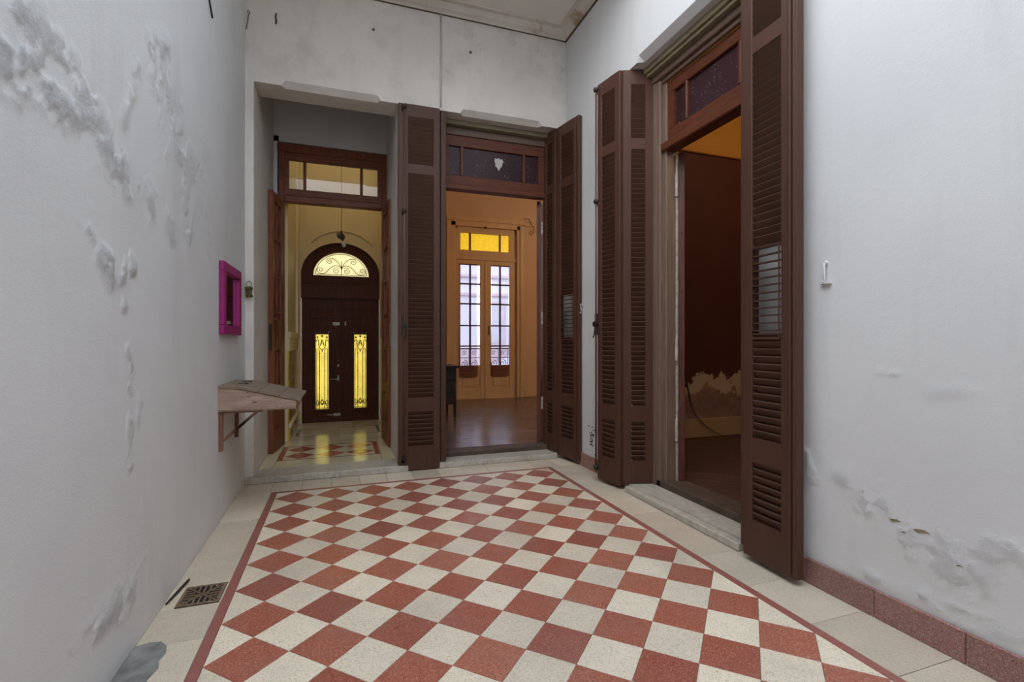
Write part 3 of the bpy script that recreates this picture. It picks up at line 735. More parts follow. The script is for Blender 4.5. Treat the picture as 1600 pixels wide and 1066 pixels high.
# niche in front of the glazed door: side walls and end wall
b = B().box(NX1, 1.12, YW, HY0+.12, -0.1, ZC+.05)
b.box(NX0-.02, -0.165, 1.60, HY0+.12, HS, 3.36).box(0.955, NX1+.02, 1.60, HY0+.12, HS, 3.36)
b.box(NX0-.02, NX1+.02, 1.60, HY0+.12, 3.30, ZC+.05)
struct(obj('wall_niche', b, 'plaster'), 'shaded white plaster around the glazed hall door', 'wall')
b = B().box(-0.6, 1.2, YB+.02, 3.2, ZC, ZC+.2)
struct(obj('ceiling_hall', b, 'hall_paint'), 'cream ceiling of the entrance hall', 'ceiling')
def hall_wall(name, x, s, label):
    b = B().box(x, x+s*0.20, HY0+.12, HY1+.1, -0.1, ZC+.05)
    o = struct(obj(name, b, 'hall_paint'), label, 'wall')
    # pilaster strip near the end, dado cap, glazed wall tiles and skirting
    obj('pilaster', B().box(x, x-s*0.03, HY1-0.22, HY1-0.06, 1.27, ZC), 'hall_pale', o)
    obj('dado_cap', B().box(x, x-s*0.028, HY0+.12, HY1-.02, 1.20, 1.275, bev=.008), 'hall_pale', o)
    obj('dado_frieze', B().box(x, x-s*0.014, HY0+.12, HY1-.02, 1.06, 1.20), 'hall_pale', o)
    for r in range(5):
        for c in range(5):
            y0 = HY0+.125+c*0.235; z0 = HS+.20+r*0.161
            obj('wall_tile', B().box(x, x-s*random.uniform(.010, .016), y0, y0+.231, z0, z0+.158, bev=.004), 'hall_tile', o)
    obj('skirting', B().box(x, x-s*0.022, HY0+.12, HY1-.02, HS, HS+.14), 'hall_tile', o)
    obj('skirting_cap', B().box(x, x-s*0.034, HY0+.12, HY1-.02, HS+.14, HS+.195, bev=.012), 'hall_pale', o)
    return o
hall_wall('wall_hall_left', HX0, -1, 'cream hall wall with glazed yellow dado tiles, beside the left door leaf')
hall_wall('wall_hall_right', HX1, 1, 'cream hall wall with glazed yellow dado tiles, beside the lock side door leaf')
# end wall with an arched opening
AX, AZ, AR, ARZ = 0.462, 2.07, 0.512, 0.45
def arch_pts(cx, rx, rz, z, n=24): return [(cx+rx*math.cos(math.pi*k/n), z+rz*math.sin(math.pi*k/n)) for k in range(n+1)]
b = B()
ap = arch_pts(AX, AR, ARZ, AZ)
out = [(HX1+.05, HS-.1), (HX1+.05, ZC), (HX0-.05, ZC), (HX0-.05, HS-.1)]
def hw(poly): b.prism([(x, HY1-0.015, z) for x, z in poly], (0, 0.22, 0))
hw([(AX+AR, HS-.1), (HX1+.05, HS-.1), (HX1+.05, AZ), (AX+AR, AZ)]); hw([(HX0-.05, HS-.1), (AX-AR, HS-.1), (AX-AR, AZ), (HX0-.05, AZ)])
n = len(ap)
for k in range(n-1):
    (xa, za), (xc, zc) = ap[k], ap[k+1]; hw([(xc, zc), (xa, za), (xa, ZC), (xc, ZC)])
hw([(AX+AR, AZ), (HX1+.05, AZ), (HX1+.05, ZC), (AX+AR, ZC)]); hw([(HX0-.05, AZ), (AX-AR, AZ), (AX-AR, ZC), (HX0-.05, ZC)])
we = struct(obj('wall_hall_end', b, 'hall_paint'), 'cream end wall of the hall with an arched street door opening', 'wall')
pts = [(AX+0.02+0.46*math.cos(a), HY1-0.022, 2.30+0.36*math.sin(a)*1.0) for a in np.linspace(0.52, math.pi-0.52, 20)]
pts = [(x, y, z+0.02) for x, y, z in pts]
obj('arch_moulding', B().tube(pts, 0.012, 6), 'hall_paint', we)
for x in (0.02, 0.90): obj('panel_moulding', B().box(x-.006, x+.006, HY1-.025, HY1-.014, 2.66, 3.6), 'hall_paint', we)

# hall floor
b = B().box(NX0, NX1, 0.60, 1.80, -0.05, HS-0.004).box(HX0, HX1, 1.80, HY1+.2, -0.05, HS-0.004)
hf = struct(obj('floor_hall', b, 'grout'), 'polished cream hall floor with an inlaid panel of red diamonds', 'floor')
def hflat(pts, mat, name='tile', g=0.0006): return obj(name, poly_tile(pts, name, mat, 0.0008, HS, 0.01, g), mat, hf)
def hrect(x0, x1, y0, y1, mat, name='tile'): return hflat([(x0, y0), (x1, y0), (x1, y1), (x0, y1)], mat, name)
rx0, rx1, ry0, ry1, bw = -0.105, 0.835, 0.855, 1.50, 0.05
hrect(rx0, rx1, ry0, ry0+bw*.6, 'hall_red', 'inlay_strip'); hrect(rx0, rx1, ry1-bw*.6, ry1, 'hall_red', 'inlay_strip')
hrect(rx0, rx0+bw, ry0+bw*.6, ry1-bw*.6, 'hall_red', 'inlay_strip'); hrect(rx1-bw, rx1, ry0+bw*.6, ry1-bw*.6, 'hall_red', 'inlay_strip')
ix0, ix1, iy0, iy1 = rx0+bw, rx1-bw, ry0+bw*.6, ry1-bw*.6
nx_, ny_ = 3, 2; dx, dy = (ix1-ix0)/nx_, (iy1-iy0)/ny_
for i in range(nx_):
    for j in range(ny_):
        cx, cy = ix0+(i+.5)*dx, iy0+(j+.5)*dy
        hflat([(cx, cy-dy/2), (cx+dx/2, cy), (cx, cy+dy/2), (cx-dx/2, cy)], 'hall_red')
for i in range(nx_+1):
    for j in range(ny_+1):
        cx, cy = ix0+i*dx, iy0+j*dy
        q = []
        l, r, bo, t = i > 0, i < nx_, j > 0, j < ny_
        if bo: q.append((cx, cy-dy/2))
        else: q.append((cx, cy)) if not (l and r) else None
        if r: q.append((cx+dx/2, cy))
        elif bo and t: pass
        if t: q.append((cx, cy+dy/2))
        if l: q.append((cx-dx/2, cy))
        if not (bo and t and l and r):
            q = [(cx, cy)] if (not (l and r) and not (bo and t)) else []
            if l and r: q = [(cx-dx/2, cy), (cx+dx/2, cy), (cx, cy+dy/2)] if t else [(cx-dx/2, cy), (cx, cy-dy/2), (cx+dx/2, cy)]
            elif bo and t: q = [(cx, cy-dy/2), (cx+dx/2, cy), (cx, cy+dy/2)] if r else [(cx, cy-dy/2), (cx, cy+dy/2), (cx-dx/2, cy)]
            else:
                a = (cx+(dx/2 if r else -dx/2), cy); c = (cx, cy+(dy/2 if t else -dy/2))
                q = [(cx, cy), a, c] if r == t else [(cx, cy), c, a]
        hflat(q, 'hall_cream')
# cream field around, grey framed panel near the street door
gx0, gx1, gy0, gy1, gb = -0.045, 0.925, 2.06, 2.58, 0.04
for x0, x1, y0, y1 in ((NX0, rx0, 0.60, 1.22), (NX0, rx0, 1.22, 1.80), (rx1, NX1, 0.60, 1.22), (rx1, NX1, 1.22, 1.80), (rx0, 0.365, 0.60, ry0), (0.365, rx1, 0.60, ry0), (rx0, 0.365, ry1, 1.80), (0.365, rx1, ry1, 1.80),
                       (HX0, gx0, 1.80, 2.58), (gx1, HX1, 1.80, 2.58), (gx0, 0.44, 1.80, gy0), (0.44, gx1, 1.80, gy0), (HX0, 0.2, gy1, HY1+.1), (0.2, 0.6, gy1, HY1+.1), (0.6, HX1, gy1, HY1+.1),
                       (gx0+gb, 0.44, gy0+gb, gy1-gb), (0.44, gx1-gb, gy0+gb, gy1-gb)): hrect(x0, x1, y0, y1, 'hall_cream')
for x0, x1, y0, y1 in ((gx0, gx1, gy0, gy0+gb*.6), (gx0, gx1, gy1-gb*.6, gy1), (gx0, gx0+gb, gy0+gb*.6, gy1-gb*.6), (gx1-gb, gx1, gy0+gb*.6, gy1-gb*.6)): hrect(x0, x1, y0, y1, 'hall_grey', 'inlay_strip')

# glazed hall door
d1 = struct(thing('door_1', (0.39, 1.62, HS), '', ''), 'reddish wooden double door with glazed leaves folded back and a three pane transom', 'door')
fy0, fy1 = 1.60, 1.67
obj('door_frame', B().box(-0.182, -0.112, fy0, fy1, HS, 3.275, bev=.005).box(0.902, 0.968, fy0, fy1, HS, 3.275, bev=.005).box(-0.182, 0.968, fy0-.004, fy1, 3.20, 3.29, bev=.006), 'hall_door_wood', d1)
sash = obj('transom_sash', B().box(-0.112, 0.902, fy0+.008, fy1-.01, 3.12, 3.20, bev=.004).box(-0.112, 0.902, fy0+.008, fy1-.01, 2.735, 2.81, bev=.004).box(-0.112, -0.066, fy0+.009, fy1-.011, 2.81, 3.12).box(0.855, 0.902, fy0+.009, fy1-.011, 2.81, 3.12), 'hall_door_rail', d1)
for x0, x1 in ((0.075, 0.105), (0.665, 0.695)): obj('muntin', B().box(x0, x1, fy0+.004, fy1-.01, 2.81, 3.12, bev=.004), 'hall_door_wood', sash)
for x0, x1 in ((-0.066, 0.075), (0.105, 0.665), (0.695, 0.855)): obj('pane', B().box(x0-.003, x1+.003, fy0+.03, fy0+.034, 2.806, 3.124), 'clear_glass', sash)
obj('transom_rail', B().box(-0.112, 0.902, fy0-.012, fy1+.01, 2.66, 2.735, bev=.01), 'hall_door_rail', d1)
def glazed_leaf(p0, p1, side, lock):
    """p0 hinge, p1 free edge in plan; panes 5 rows x 2 over a wooden panel; side: which way the thickness goes"""
    p0 = Vector((*p0, 0)); p1 = Vector((*p1, 0)); w = (p1-p0).length; ang = math.atan2(p1.y-p0.y, p1.x-p0.x); t = 0.048
    mt = Matrix.Translation(p0) @ Matrix.Rotation(ang, 4, 'Z')
    def L(b): return b.xf(mt)
    z0, z1 = HS+.008, 2.655; st = 0.085; T = side*t
    lo, hi = 0.62, z1-.09
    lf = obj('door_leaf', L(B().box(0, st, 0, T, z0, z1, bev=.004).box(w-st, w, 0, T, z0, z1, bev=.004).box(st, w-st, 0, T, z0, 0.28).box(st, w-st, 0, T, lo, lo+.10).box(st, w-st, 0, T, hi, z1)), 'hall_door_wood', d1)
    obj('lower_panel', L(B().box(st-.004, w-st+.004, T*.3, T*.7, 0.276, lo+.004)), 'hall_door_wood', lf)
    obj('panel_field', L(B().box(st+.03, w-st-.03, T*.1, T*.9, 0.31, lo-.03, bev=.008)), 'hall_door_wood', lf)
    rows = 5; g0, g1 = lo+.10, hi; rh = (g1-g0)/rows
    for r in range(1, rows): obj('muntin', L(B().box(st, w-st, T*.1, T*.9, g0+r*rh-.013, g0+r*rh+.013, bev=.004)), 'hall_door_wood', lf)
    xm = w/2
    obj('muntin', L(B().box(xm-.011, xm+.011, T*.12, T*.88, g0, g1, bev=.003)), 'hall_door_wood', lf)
    for r in range(rows):
        for xa, xb in ((st, xm-.011), (xm+.011, w-st)):
            obj('pane', L(B().box(xa-.002, xb+.002, T*.46, T*.54, g0+r*rh+.011, g0+(r+1)*rh-.011)), 'clear_glass', lf)
    if lock == 'handle':
        obj('pull_handle', L(B().tube([(w-.03, -side*.004, 1.05), (w-.03, -side*.045, 1.07), (w-.03, -side*.045, 1.37), (w-.03, -side*.004, 1.39)], 0.008, 6)), 'brass', lf)
        obj('lock_plate', L(B().box(w-.002, w+.003, T*.25, T*.75, 1.08, 1.34)), 'iron', lf)
        obj('latch_hook', L(B().tube([(w-.10, side*(t+.002), 1.50), (w-.07, side*(t+.02), 1.47), (w-.06, side*(t+.02), 1.42), (w-.08, side*(t+.012), 1.36)], 0.005, 6)), 'steel', lf)
    else:
        obj('lock_plate', L(B().box(w-.002, w+.003, T*.3, T*.75, 1.12, 1.36)), 'steel', lf)
        for z in (1.17, 1.24, 1.31): obj('keyhole', L(B().box(w+.002, w+.0045, T*.42, T*.62, z-.012, z+.012)), 'iron', lf)
glazed_leaf((-0.118, 1.595), (-0.165, 1.165), -1, 'handle')
glazed_leaf((0.906, 1.595), (0.930, 1.10), 1, 'plate')

# street door
d4 = struct(thing('door_4', (AX, HY1+.05, HS), '', ''), 'dark wooden arched street door with yellow lit glass and iron grilles', 'door')
DY = HY1+0.03          # face of the frame
def xz(b, poly, y0, y1): b.prism([(x, y0, z) for x, z in poly], (0, y1-y0, 0))
b = B(); n = 24
ao = arch_pts(AX, AR-.002, ARZ-.002, AZ, n); ai = arch_pts(AX+.004, 0.365, 0.325, AZ, n)
for k in range(n): xz(b, [ai[k], ao[k], ao[k+1], ai[k+1]], DY, DY+.07)
am = arch_pts(AX+.002, 0.405, 0.365, AZ, n)
for k in range(n): xz(b, [ai[k], am[k], am[k+1], ai[k+1]], DY-.012, DY)
fr = obj('arched_fanlight', b, 'street_wood', d4)
b = B().box(AX-AR+.002, AX+AR-.002, DY, DY+.07, 1.775, AZ).box(AX-AR+.002, AX+AR-.002, DY-.02, DY, 1.755, 1.785).box(AX-AR+.03, AX+AR-.03, DY-.01, DY, 1.96, 1.985, bev=.004)
obj('transom_rail', b, 'street_wood', d4)
b = B(); xz(b, ai[:], DY+.035, DY+.041)
obj('fan_pane', b, 'fan_glass', d4, label='cream lit half round glass')
def spiral(cx, cz, r0, turns, a0, sgn, y, n=26):
    return [(cx+r0*(1-k/n*.85)*math.cos(a0+sgn*2*math.pi*turns*k/n), y, cz+r0*(1-k/n*.85)*math.sin(a0+sgn*2*math.pi*turns*k/n)) for k in range(n+1)]
def bez(p, q, r, s, n=14):
    o = []
    for k in range(n+1):
        t = k/n; o.append(tuple((1-t)**3*a+3*(1-t)**2*t*bb+3*(1-t)*t*t*c+t**3*d for a, bb, c, d in zip(p, q, r, s)))
    return o
gy = DY+.02; c0 = AX+.004; b = B(); zb = AZ+.005
for s in (-1, 1):
    P = lambda x, z: (c0+s*x, gy, zb+z)
    b.tube(bez(P(0.0, .11), P(.05, .20), P(.10, .25), P(.17, .235)), .0045, 6)
    b.tube([P(x-c0, z-zb) for x, _, z in spiral(c0+.155, zb+.195, .042, 1.4, 1.2, -1, gy)], .004, 6)
    b.tube(bez(P(0.0, .10), P(.03, .16), P(.12, .15), P(.18, .06)), .0045, 6); b.tube(bez(P(.18, .06), P(.21, .02), P(.25, .01), P(.28, .025)), .0045, 6)
    b.tube([P(x-c0, z-zb) for x, _, z in spiral(c0+.275, zb+.07, .045, 1.4, -1.4, 1, gy)], .004, 6)
    b.tube([P(x-c0, z-zb) for x, _, z in spiral(c0+.065, zb+.065, .05, 1.5, 2.4, -1, gy)], .004, 6)
b.tube([(c0, gy, zb), (c0, gy, zb+.20)], .004, 6).tube([(c0-.33, gy, zb+.012), (c0+.33, gy, zb+.012)], .004, 6)
b.tube([(c0+.335*math.cos(a), gy, zb+.298*math.sin(a)) for a in np.linspace(0.03, math.pi-.03, 24)], .004, 6)
b.lathe([(.003, -.02), (.012, 0), (.003, .02)], (c0, gy, zb+.10), 'z', 8)
obj('fan_scrolls', b, 'iron', d4)
def street_leaf(x0, x1, gx0, gx1, hand):
    z0, z1 = HS+.002, 1.776; gz0, gz1 = 0.235, 1.262; y0, y1 = DY+.008, DY+.058
    b = B().box(x0, gx0-.03, y0, y1, z0, z1).box(gx1+.03, x1, y0, y1, z0, z1).box(gx0-.03, gx1+.03, y0, y1, z0, gz0-.03).box(gx0-.03, gx1+.03, y0, y1, gz1+.03, z1)
    lf = obj('door_leaf', b, 'street_wood', d4)
    b = B()
    for (a, c, e, f) in ((gx0-.03, gx0, gz0-.03, gz1+.03), (gx1, gx1+.03, gz0-.03, gz1+.03), (gx0, gx1, gz0-.03, gz0), (gx0, gx1, gz1, gz1+.03)): b.box(a, c, y0-.008, y1, e, f, bev=.004)
    m = .065
    for (a, c, e, f) in ((gx0-m, gx0-m+.014, gz0-m, gz1+m+.02), (gx1+m-.014, gx1+m, gz0-m, gz1+m+.02), (gx0-m, gx1+m, gz0-m, gz0-m+.014), (gx0-m, gx1+m, gz1+m+.006, gz1+m+.02)): b.box(a, c, y0-.010, y0, e, f)
    obj('pane_moulding', b, 'street_wood', lf)
    b = B(); px0, px1 = gx0-m-.005, gx1+m+.005
    for (a, c, e, f) in ((px0, px0+.014, 1.48, 1.62), (px1-.014, px1, 1.48, 1.62), (px0, px1, 1.48, 1.494), (px0, px1, 1.606, 1.62)): b.box(a, c, y0-.010, y0, e, f)
    obj('upper_panel', b, 'street_wood', lf)
    obj('pane', B().box(gx0-.003, gx1+.003, y0+.03, y0+.035, gz0-.003, gz1+.003), 'street_glass', lf, label='yellow lit glass')
    g = B(); y = y0+.012; cx = (gx0+gx1)/2; w = gx1-gx0
    g_ = lambda *p: [(cx+u*w, y, v) for u, v in p]
    for u in (-.20, .20): g.tube(g_((u, gz0), (u, 1.02)), .0042, 6)
    for u in (-.42, .42): g.tube(g_((u, gz0), (u, 1.04)), .0036, 6)
    for s in (-1, 1):
        g.tube(bez(*[(cx+s*u*w, y, v) for u, v in ((.42, 1.04), (.40, 1.085), (.22, 1.085), (.20, 1.02))], 8), .0038, 6)
        g.tube(bez(*[(cx+s*u*w, y, v) for u, v in ((.0, 1.05), (.18, 1.06), (.30, 1.10), (.26, 1.17))], 8), .0055, 6)
        g.tube(bez(*[(cx+s*u*w, y, v) for u, v in ((.26, 1.17), (.32, 1.20), (.42, 1.19), (.48, 1.16))], 8), .0055, 6)
        # letter A
        g.tube([(cx+s*.02*w, y, 1.185), (cx+s*.14*w, y, 1.105)], .006, 6)
        g.lathe([(.013, -.004), (.013, .004)], (cx+s*.36*w, y, 1.222), 'y', 10)
        for v in (1.0, .76, .53, .34): g.lathe([(.003, -.009), (.009, 0), (.003, .009)], (cx+s*.20*w, y, v), 'z', 8)
        g.tube([(cx+s*u*w, y, v) for u, v in ((.48, .33), (.34, .36), (.24, .33), (.3, .29), (.42, .28))], .006, 6)
        g.tube([(cx+s*u*w, y, v) for u, v in ((.0, .37), (.12, .33), (.0, .29))], .007, 6)
    g.tube([(cx-.09*w, y, 1.135), (cx+.09*w, y, 1.135)], .005, 6).lathe([(.014, -.004), (.014, .004)], (cx, y, 1.238), 'y', 10)
    g.tube([(cx, y, 1.05), (cx, y, 1.02)], .006, 6).tube(g_((-.5, .31), (.5, .31)), .005, 6).tube(g_((-.5, .25), (.5, .25)), .004, 6)
    obj('iron_grille', g, 'iron', lf)
    if hand:
        hx = x1-.045
        obj('lever_handle', B().box(hx-.012, hx+.012, y0-.006, y0, .62, .70).tube([(hx, y0-.02, .645), (hx-.10, y0-.022, .642)], .007, 6), 'steel', lf)
        obj('cylinder_lock', B().lathe([(.016, -.008), (.016, 0)], (hx, y0, .83), 'y', 12), 'steel', lf)
        obj('night_latch', B().box(hx-.07, hx+.02, y0-.012, y0, 1.385, 1.43, bev=.003).tube([(hx-.03, y0-.016, 1.40), (hx-.03, y0-.016, 1.36)], .005, 6), 'steel', lf)
        obj('barrel_bolt', B().box(hx-.06, hx+.03, y0-.012, y0, .135, .175, bev=.003).tube([(hx-.14, y0-.014, .155), (hx+.03, y0-.014, .155)], .006, 6), 'steel', lf)
    else:
        obj('bolt_keeper', B().box(x0+.012, x0+.03, y0-.012, y0, 1.385, 1.44, bev=.002), 'steel', lf)
street_leaf(AX-AR+.006, 0.468, 0.133, 0.298, True)
street_leaf(0.496, AX+AR-.006, 0.632, 0.797, False)
obj('cover_bead', B().box(0.466, 0.498, DY-.014, DY+.05, HS+.001, 1.755, bev=.003), 'street_wood', d4)
obj('threshold', B().box(AX-AR, AX+AR, DY+.06, DY+.16, HS-.02, HS+.006), 'marble', d4)

# hanging lamp in the hall
pl = thing('pendant_lamp', (0.468, 2.35, 2.30), 'dark enamel pendant lamp with a bare bulb hanging in the entrance hall', 'lamp')
obj('cord', B().tube([(0.468, 2.35, ZC), (0.466, 2.35, 2.55)], .003, 6), 'cable_black', pl)
sh = B().lathe([(.012, .02), (.05, .012), (.055, 0), (.05, .006), (.012, .012)], (0, 0, 0), 'z', 20); sh.xf(Matrix.Translation((0.458, 2.34, 2.48)) @ Matrix.Rotation(math.radians(62), 4, 'X') @ Matrix.Rotation(math.radians(25), 4, 'Y'))
obj('shade', sh, 'lamp_enamel', pl, True)
obj('socket', B().tube([(0.466, 2.35, 2.55), (0.474, 2.34, 2.47), (0.487, 2.335, 2.42)], [.008, .015, .014], 10), 'cable_black', pl)
obj('bulb', B().lathe([(.010, .055), (.013, .035), (.028, .012), (.030, -.005), (.02, -.025), (.005, -.033)], (0.492, 2.333, 2.375), 'z', 14), 'hook_white', pl, True)

# ------------------------------------------------------------------ orange room
RX0, RX1, RYE = 1.12, 6.2, 4.72
EX0, EX1, EZ = 2.45, 3.645, 3.30            # French door opening
b = B().box(0.92, RX0, 3.18, RYE+.35, -0.1, ZC+.05).box(HX1+.19, RX0, YW, 3.2, -0.1, ZC+.05)
struct(obj('wall_room_left', b, 'orange_paint'), 'orange painted wall between the room and the hall', 'wall')
b = B().box(RX0-.2, EX0, RYE, RYE+.3, -0.1, ZC+.05).box(EX1, 4.75, RYE, RYE+.3, -0.1, ZC+.05).box(5.95, RX1+.2, RYE, RYE+.3, -0.1, ZC+.05)
b.box(EX0, EX1, RYE, RYE+.3, EZ, ZC+.05).box(4.75, 5.95, RYE, RYE+.3, 3.3, ZC+.05).box(EX0, EX1, RYE+.02, RYE+.3, -0.1, HR)
wfar = struct(obj('wall_room_end', b, 'orange_paint'), 'orange wall with a tall glazed balcony door', 'wall')
obj('picture_rail', B().box(3.80, 4.75, RYE-.02, RYE, 3.385, 3.42, bev=.006).box(3.80, 4.75, RYE-.012, RYE, 3.47, 3.49), 'orange_wood', wfar)
obj('skirting', B().box(3.80, 4.75, RYE-.025, RYE, HR, 0.235, bev=.006), 'orange_wood', wfar)
b = B().box(RX1, RX1+.2, -4.6, RYE+.3, -0.1, ZC+.05)
struct(obj('wall_room_right', b, 'orange_paint'), 'orange wall at the far side of the rooms', 'wall')
b = B().box(RX0, RX1, YW, YW+.012, HR, ZC)
b2 = B().box(RX0, PX0-.0, YW, YW+.012, HR, ZC).box(PX1, RX1, YW, YW+.012, HR, ZC).box(PX0, PX1, YW, YW+.012, ZL, ZC); b.bm.free()
struct(obj('wall_room_front', b2, 'orange_paint'), 'orange inner face of the wall around the doorway', 'wall')
b = B().box(RX0-.2, RX1+.2, YW, RYE+.3, ZC, ZC+.2)
struct(obj('ceiling_room', b, 'room_ceiling'), 'pale ceiling of the orange room', 'ceiling')
# parquet laid on the diagonal
def clip(poly, x0, x1, y0, y1):
    def half(P, f):
        o = []
        for i in range(len(P)):
            a, c = P[i-1], P[i]; fa, fc = f(a), f(c)
            if fa >= 0 and fc >= 0: o.append(c)
            elif fa >= 0 > fc or fc >= 0 > fa:
                t = fa/(fa-fc); p = (a[0]+(c[0]-a[0])*t, a[1]+(c[1]-a[1])*t); o.append(p)
                if fc >= 0: o.append(c)
        return o
    for f in (lambda p: p[0]-x0, lambda p: x1-p[0], lambda p: p[1]-y0, lambda p: y1-p[1]):
        if len(poly) < 3: return []
        poly = half(poly, f)
    out = []
    for p in poly:
        if not out or math.hypot(p[0]-out[-1][0], p[1]-out[-1][1]) > 0.004: out.append(p)
    if len(out) > 2 and math.hypot(out[0][0]-out[-1][0], out[0][1]-out[-1][1]) < 0.004: out.pop()
    return out if len(out) > 2 else []
def planks(floor_o, x0, x1, y0, y1, ang, width, length, mat, top, see, limit=290, bev=0.003):
    ca, sa = math.cos(ang), math.sin(ang); cx, cy = (x0+x1)/2, (y0+y1)/2; R = math.hypot(x1-x0, y1-y0)/2
    nu, nv = int(R/length)+2, int(R/width)+2; cand = []
    for j in range(-nv, nv+1):
        off = (j % 3)*length/3
        for i in range(-nu, nu+1):
            u0, v0 = i*length+off, j*width
            q = [(cx+u*ca-v*sa, cy+u*sa+v*ca) for u, v in ((u0, v0), (u0+length, v0), (u0+length, v0+width), (u0, v0+width))]
            q = clip(q, x0, x1, y0, y1)
            if not q: continue
            ar = 0.5*abs(sum(q[k-1][0]*q[k][1]-q[k][0]*q[k-1][1] for k in range(len(q))))
            if ar < width*width*0.25: continue
            mx, my = sum(p[0] for p in q)/len(q), sum(p[1] for p in q)/len(q)
            cand.append((0 if see(mx, my) else 1, (mx-.47)**2+(my+4.14)**2, q))
    cand.sort(key=lambda c: c[:2]); rest = B()
    for k, (vis, _, q) in enumerate(cand):
        t = poly_tile(q, 'plank', mat, bev, top+random.uniform(-.0012, .0004), 0.012, 0.0012)
        if k < limit and vis == 0: obj('plank', t, mat, floor_o)
        else:
            me = t.mesh('t'); add_mesh(rest, me, 0, 0); bpy.data.meshes.remove(me)
    if len(rest.bm.verts): o = obj('planking', rest, mat, floor_o); o['kind'] = 'stuff'
fo = struct(obj('floor_room', B().box(RX0, RX1, YW, RYE+.1, -0.1, HR-.006), 'threshold_wood'), 'dark polished parquet laid diagonally in the orange room', 'floor')
def see2(x, y):     # through the doorway
    a = math.atan2(x-.47, y+4.14); return math.atan2(1.385-.47, .585+4.14)-.02 < a < math.atan2(2.49-.47, .35+4.14)+.02
planks(fo, RX0, RX1, 0.70, RYE, math.radians(135), 0.11, 0.66, 'parquet', HR, see2)

# French door to the street balcony
d5 = struct(thing('door_5', ((EX0+EX1)/2, RYE+.05, HR), '', ''), 'ochre painted French door with many small panes and a yellow glass transom', 'door')
ey0, ey1 = RYE+.03, RYE+.09
b = B()
for x0, x1 in ((EX0-.17, EX0-.09), (EX0-.09, EX0), (EX1, EX1+.06), (EX1+.06, EX1+.15)): b.box(x0, x1, RYE-(.035 if abs(x0-(EX0-.17)) < 1e-6 or abs(x1-(EX1+.15)) < 1e-6 else .02), RYE+.01, HR+(.14 if False else 0), EZ+.08, bev=.005)
b.box(EX0-.17, EX1+.15, RYE-.035, RYE+.01, EZ+.10, EZ+.19, bev=.006).box(EX0-.09, EX1+.06, RYE-.02, RYE+.01, EZ, EZ+.10, bev=.005)
obj('casing', b, 'orange_wood', d5)
obj('door_frame', B().box(EX0, EX0+.035, ey0, ey1, HR, EZ).box(EX1-.035, EX1, ey0, ey1, HR, EZ).box(EX0, EX1, ey0, ey1, 3.25, EZ).box(EX0, EX1, ey0-.02, ey1, 2.685, 2.76, bev=.006), 'orange_wood', d5)
ts = obj('transom_sash', B().box(EX0+.035, EX1-.035, ey0+.005, ey1-.01, 3.19, 3.25).box(EX0+.035, EX1-.035, ey0+.005, ey1-.01, 2.76, 2.87).box(EX0+.035, 2.549, ey0+.005, ey1-.01, 2.87, 3.19).box(3.503, EX1-.035, ey0+.005, ey1-.01, 2.87, 3.19), 'orange_wood', d5)
for x0, x1 in ((2.719, 2.750), (3.307, 3.335)): obj('muntin', B().box(x0, x1, ey0, ey1-.01, 2.87, 3.19), 'red_wood', ts)
for x0, x1 in ((2.549, 2.719), (2.75, 3.307), (3.335, 3.503)): obj('pane', B().box(x0-.002, x1+.002, ey0+.025, ey0+.030, 2.866, 3.194), 'yellow_glass', ts, label='amber yellow glass')
obj('transom_catch', B().lathe([(.006, -.03), (.02, -.02), (.02, 0)], (3.02, RYE-.0, 3.30), 'y', 10), 'iron', d5)
def french_leaf(x0, x1, g0, g1, xm):
    z0, z1, gz0, gz1 = HR-.003, 2.69, 0.715, 2.59
    b = B().box(x0, g0, ey0, ey1-.01, z0, z1, bev=.003).box(g1, x1, ey0, ey1-.01, z0, z1, bev=.003).box(g0, g1, ey0, ey1-.01, gz1, z1).box(g0, g1, ey0, ey1-.01, gz0-.09, gz0).box(g0, g1, ey0, ey1-.01, z0, 0.27)
    lf = obj('door_leaf', b, 'orange_wood', d5)
    obj('lower_panel', B().box(g0, g1, ey0+.016, ey0+.03, 0.268, gz0-.088), 'orange_wood', lf)
    obj('panel_field', B().box(g0+.045, g1-.045, ey0+.004, ey0+.03, 0.315, gz0-.135, bev=.006), 'orange_wood', lf)
    obj('muntin', B().box(xm-.014, xm+.014, ey0+.004, ey1-.014, gz0, gz1), 'red_wood_edge', lf)
    zz = [gz0, 1.074, 1.458, 1.866, 2.238, gz1]
    for z in zz[1:-1]: obj('muntin', B().box(g0, g1, ey0+.004, ey1-.014, z-.013, z+.013), 'red_wood_edge', lf)
    for a, c in zip(zz, zz[1:]):
        for u, v in ((g0, xm-.014), (xm+.014, g1)): obj('pane', B().box(u-.002, v+.002, ey0+.026, ey0+.030, a+.011, c-.011), 'clear_glass', lf)
french_leaf(EX0+.037, 3.028, 2.549, 2.929, 2.738)
french_leaf(3.032, EX1-.037, 3.142, 3.512, 3.326)
obj('cover_bead', B().box(3.016, 3.050, ey0-.014, ey0, HR+.01, 2.68, bev=.005), 'orange_wood', d5)
obj('bolt_handle', B().box(3.085, 3.105, ey0-.01, ey0, 1.28, 1.46).tube([(3.095, ey0-.025, 1.38), (3.095, ey0-.03, 1.30)], .007, 6), 'brass', d5)
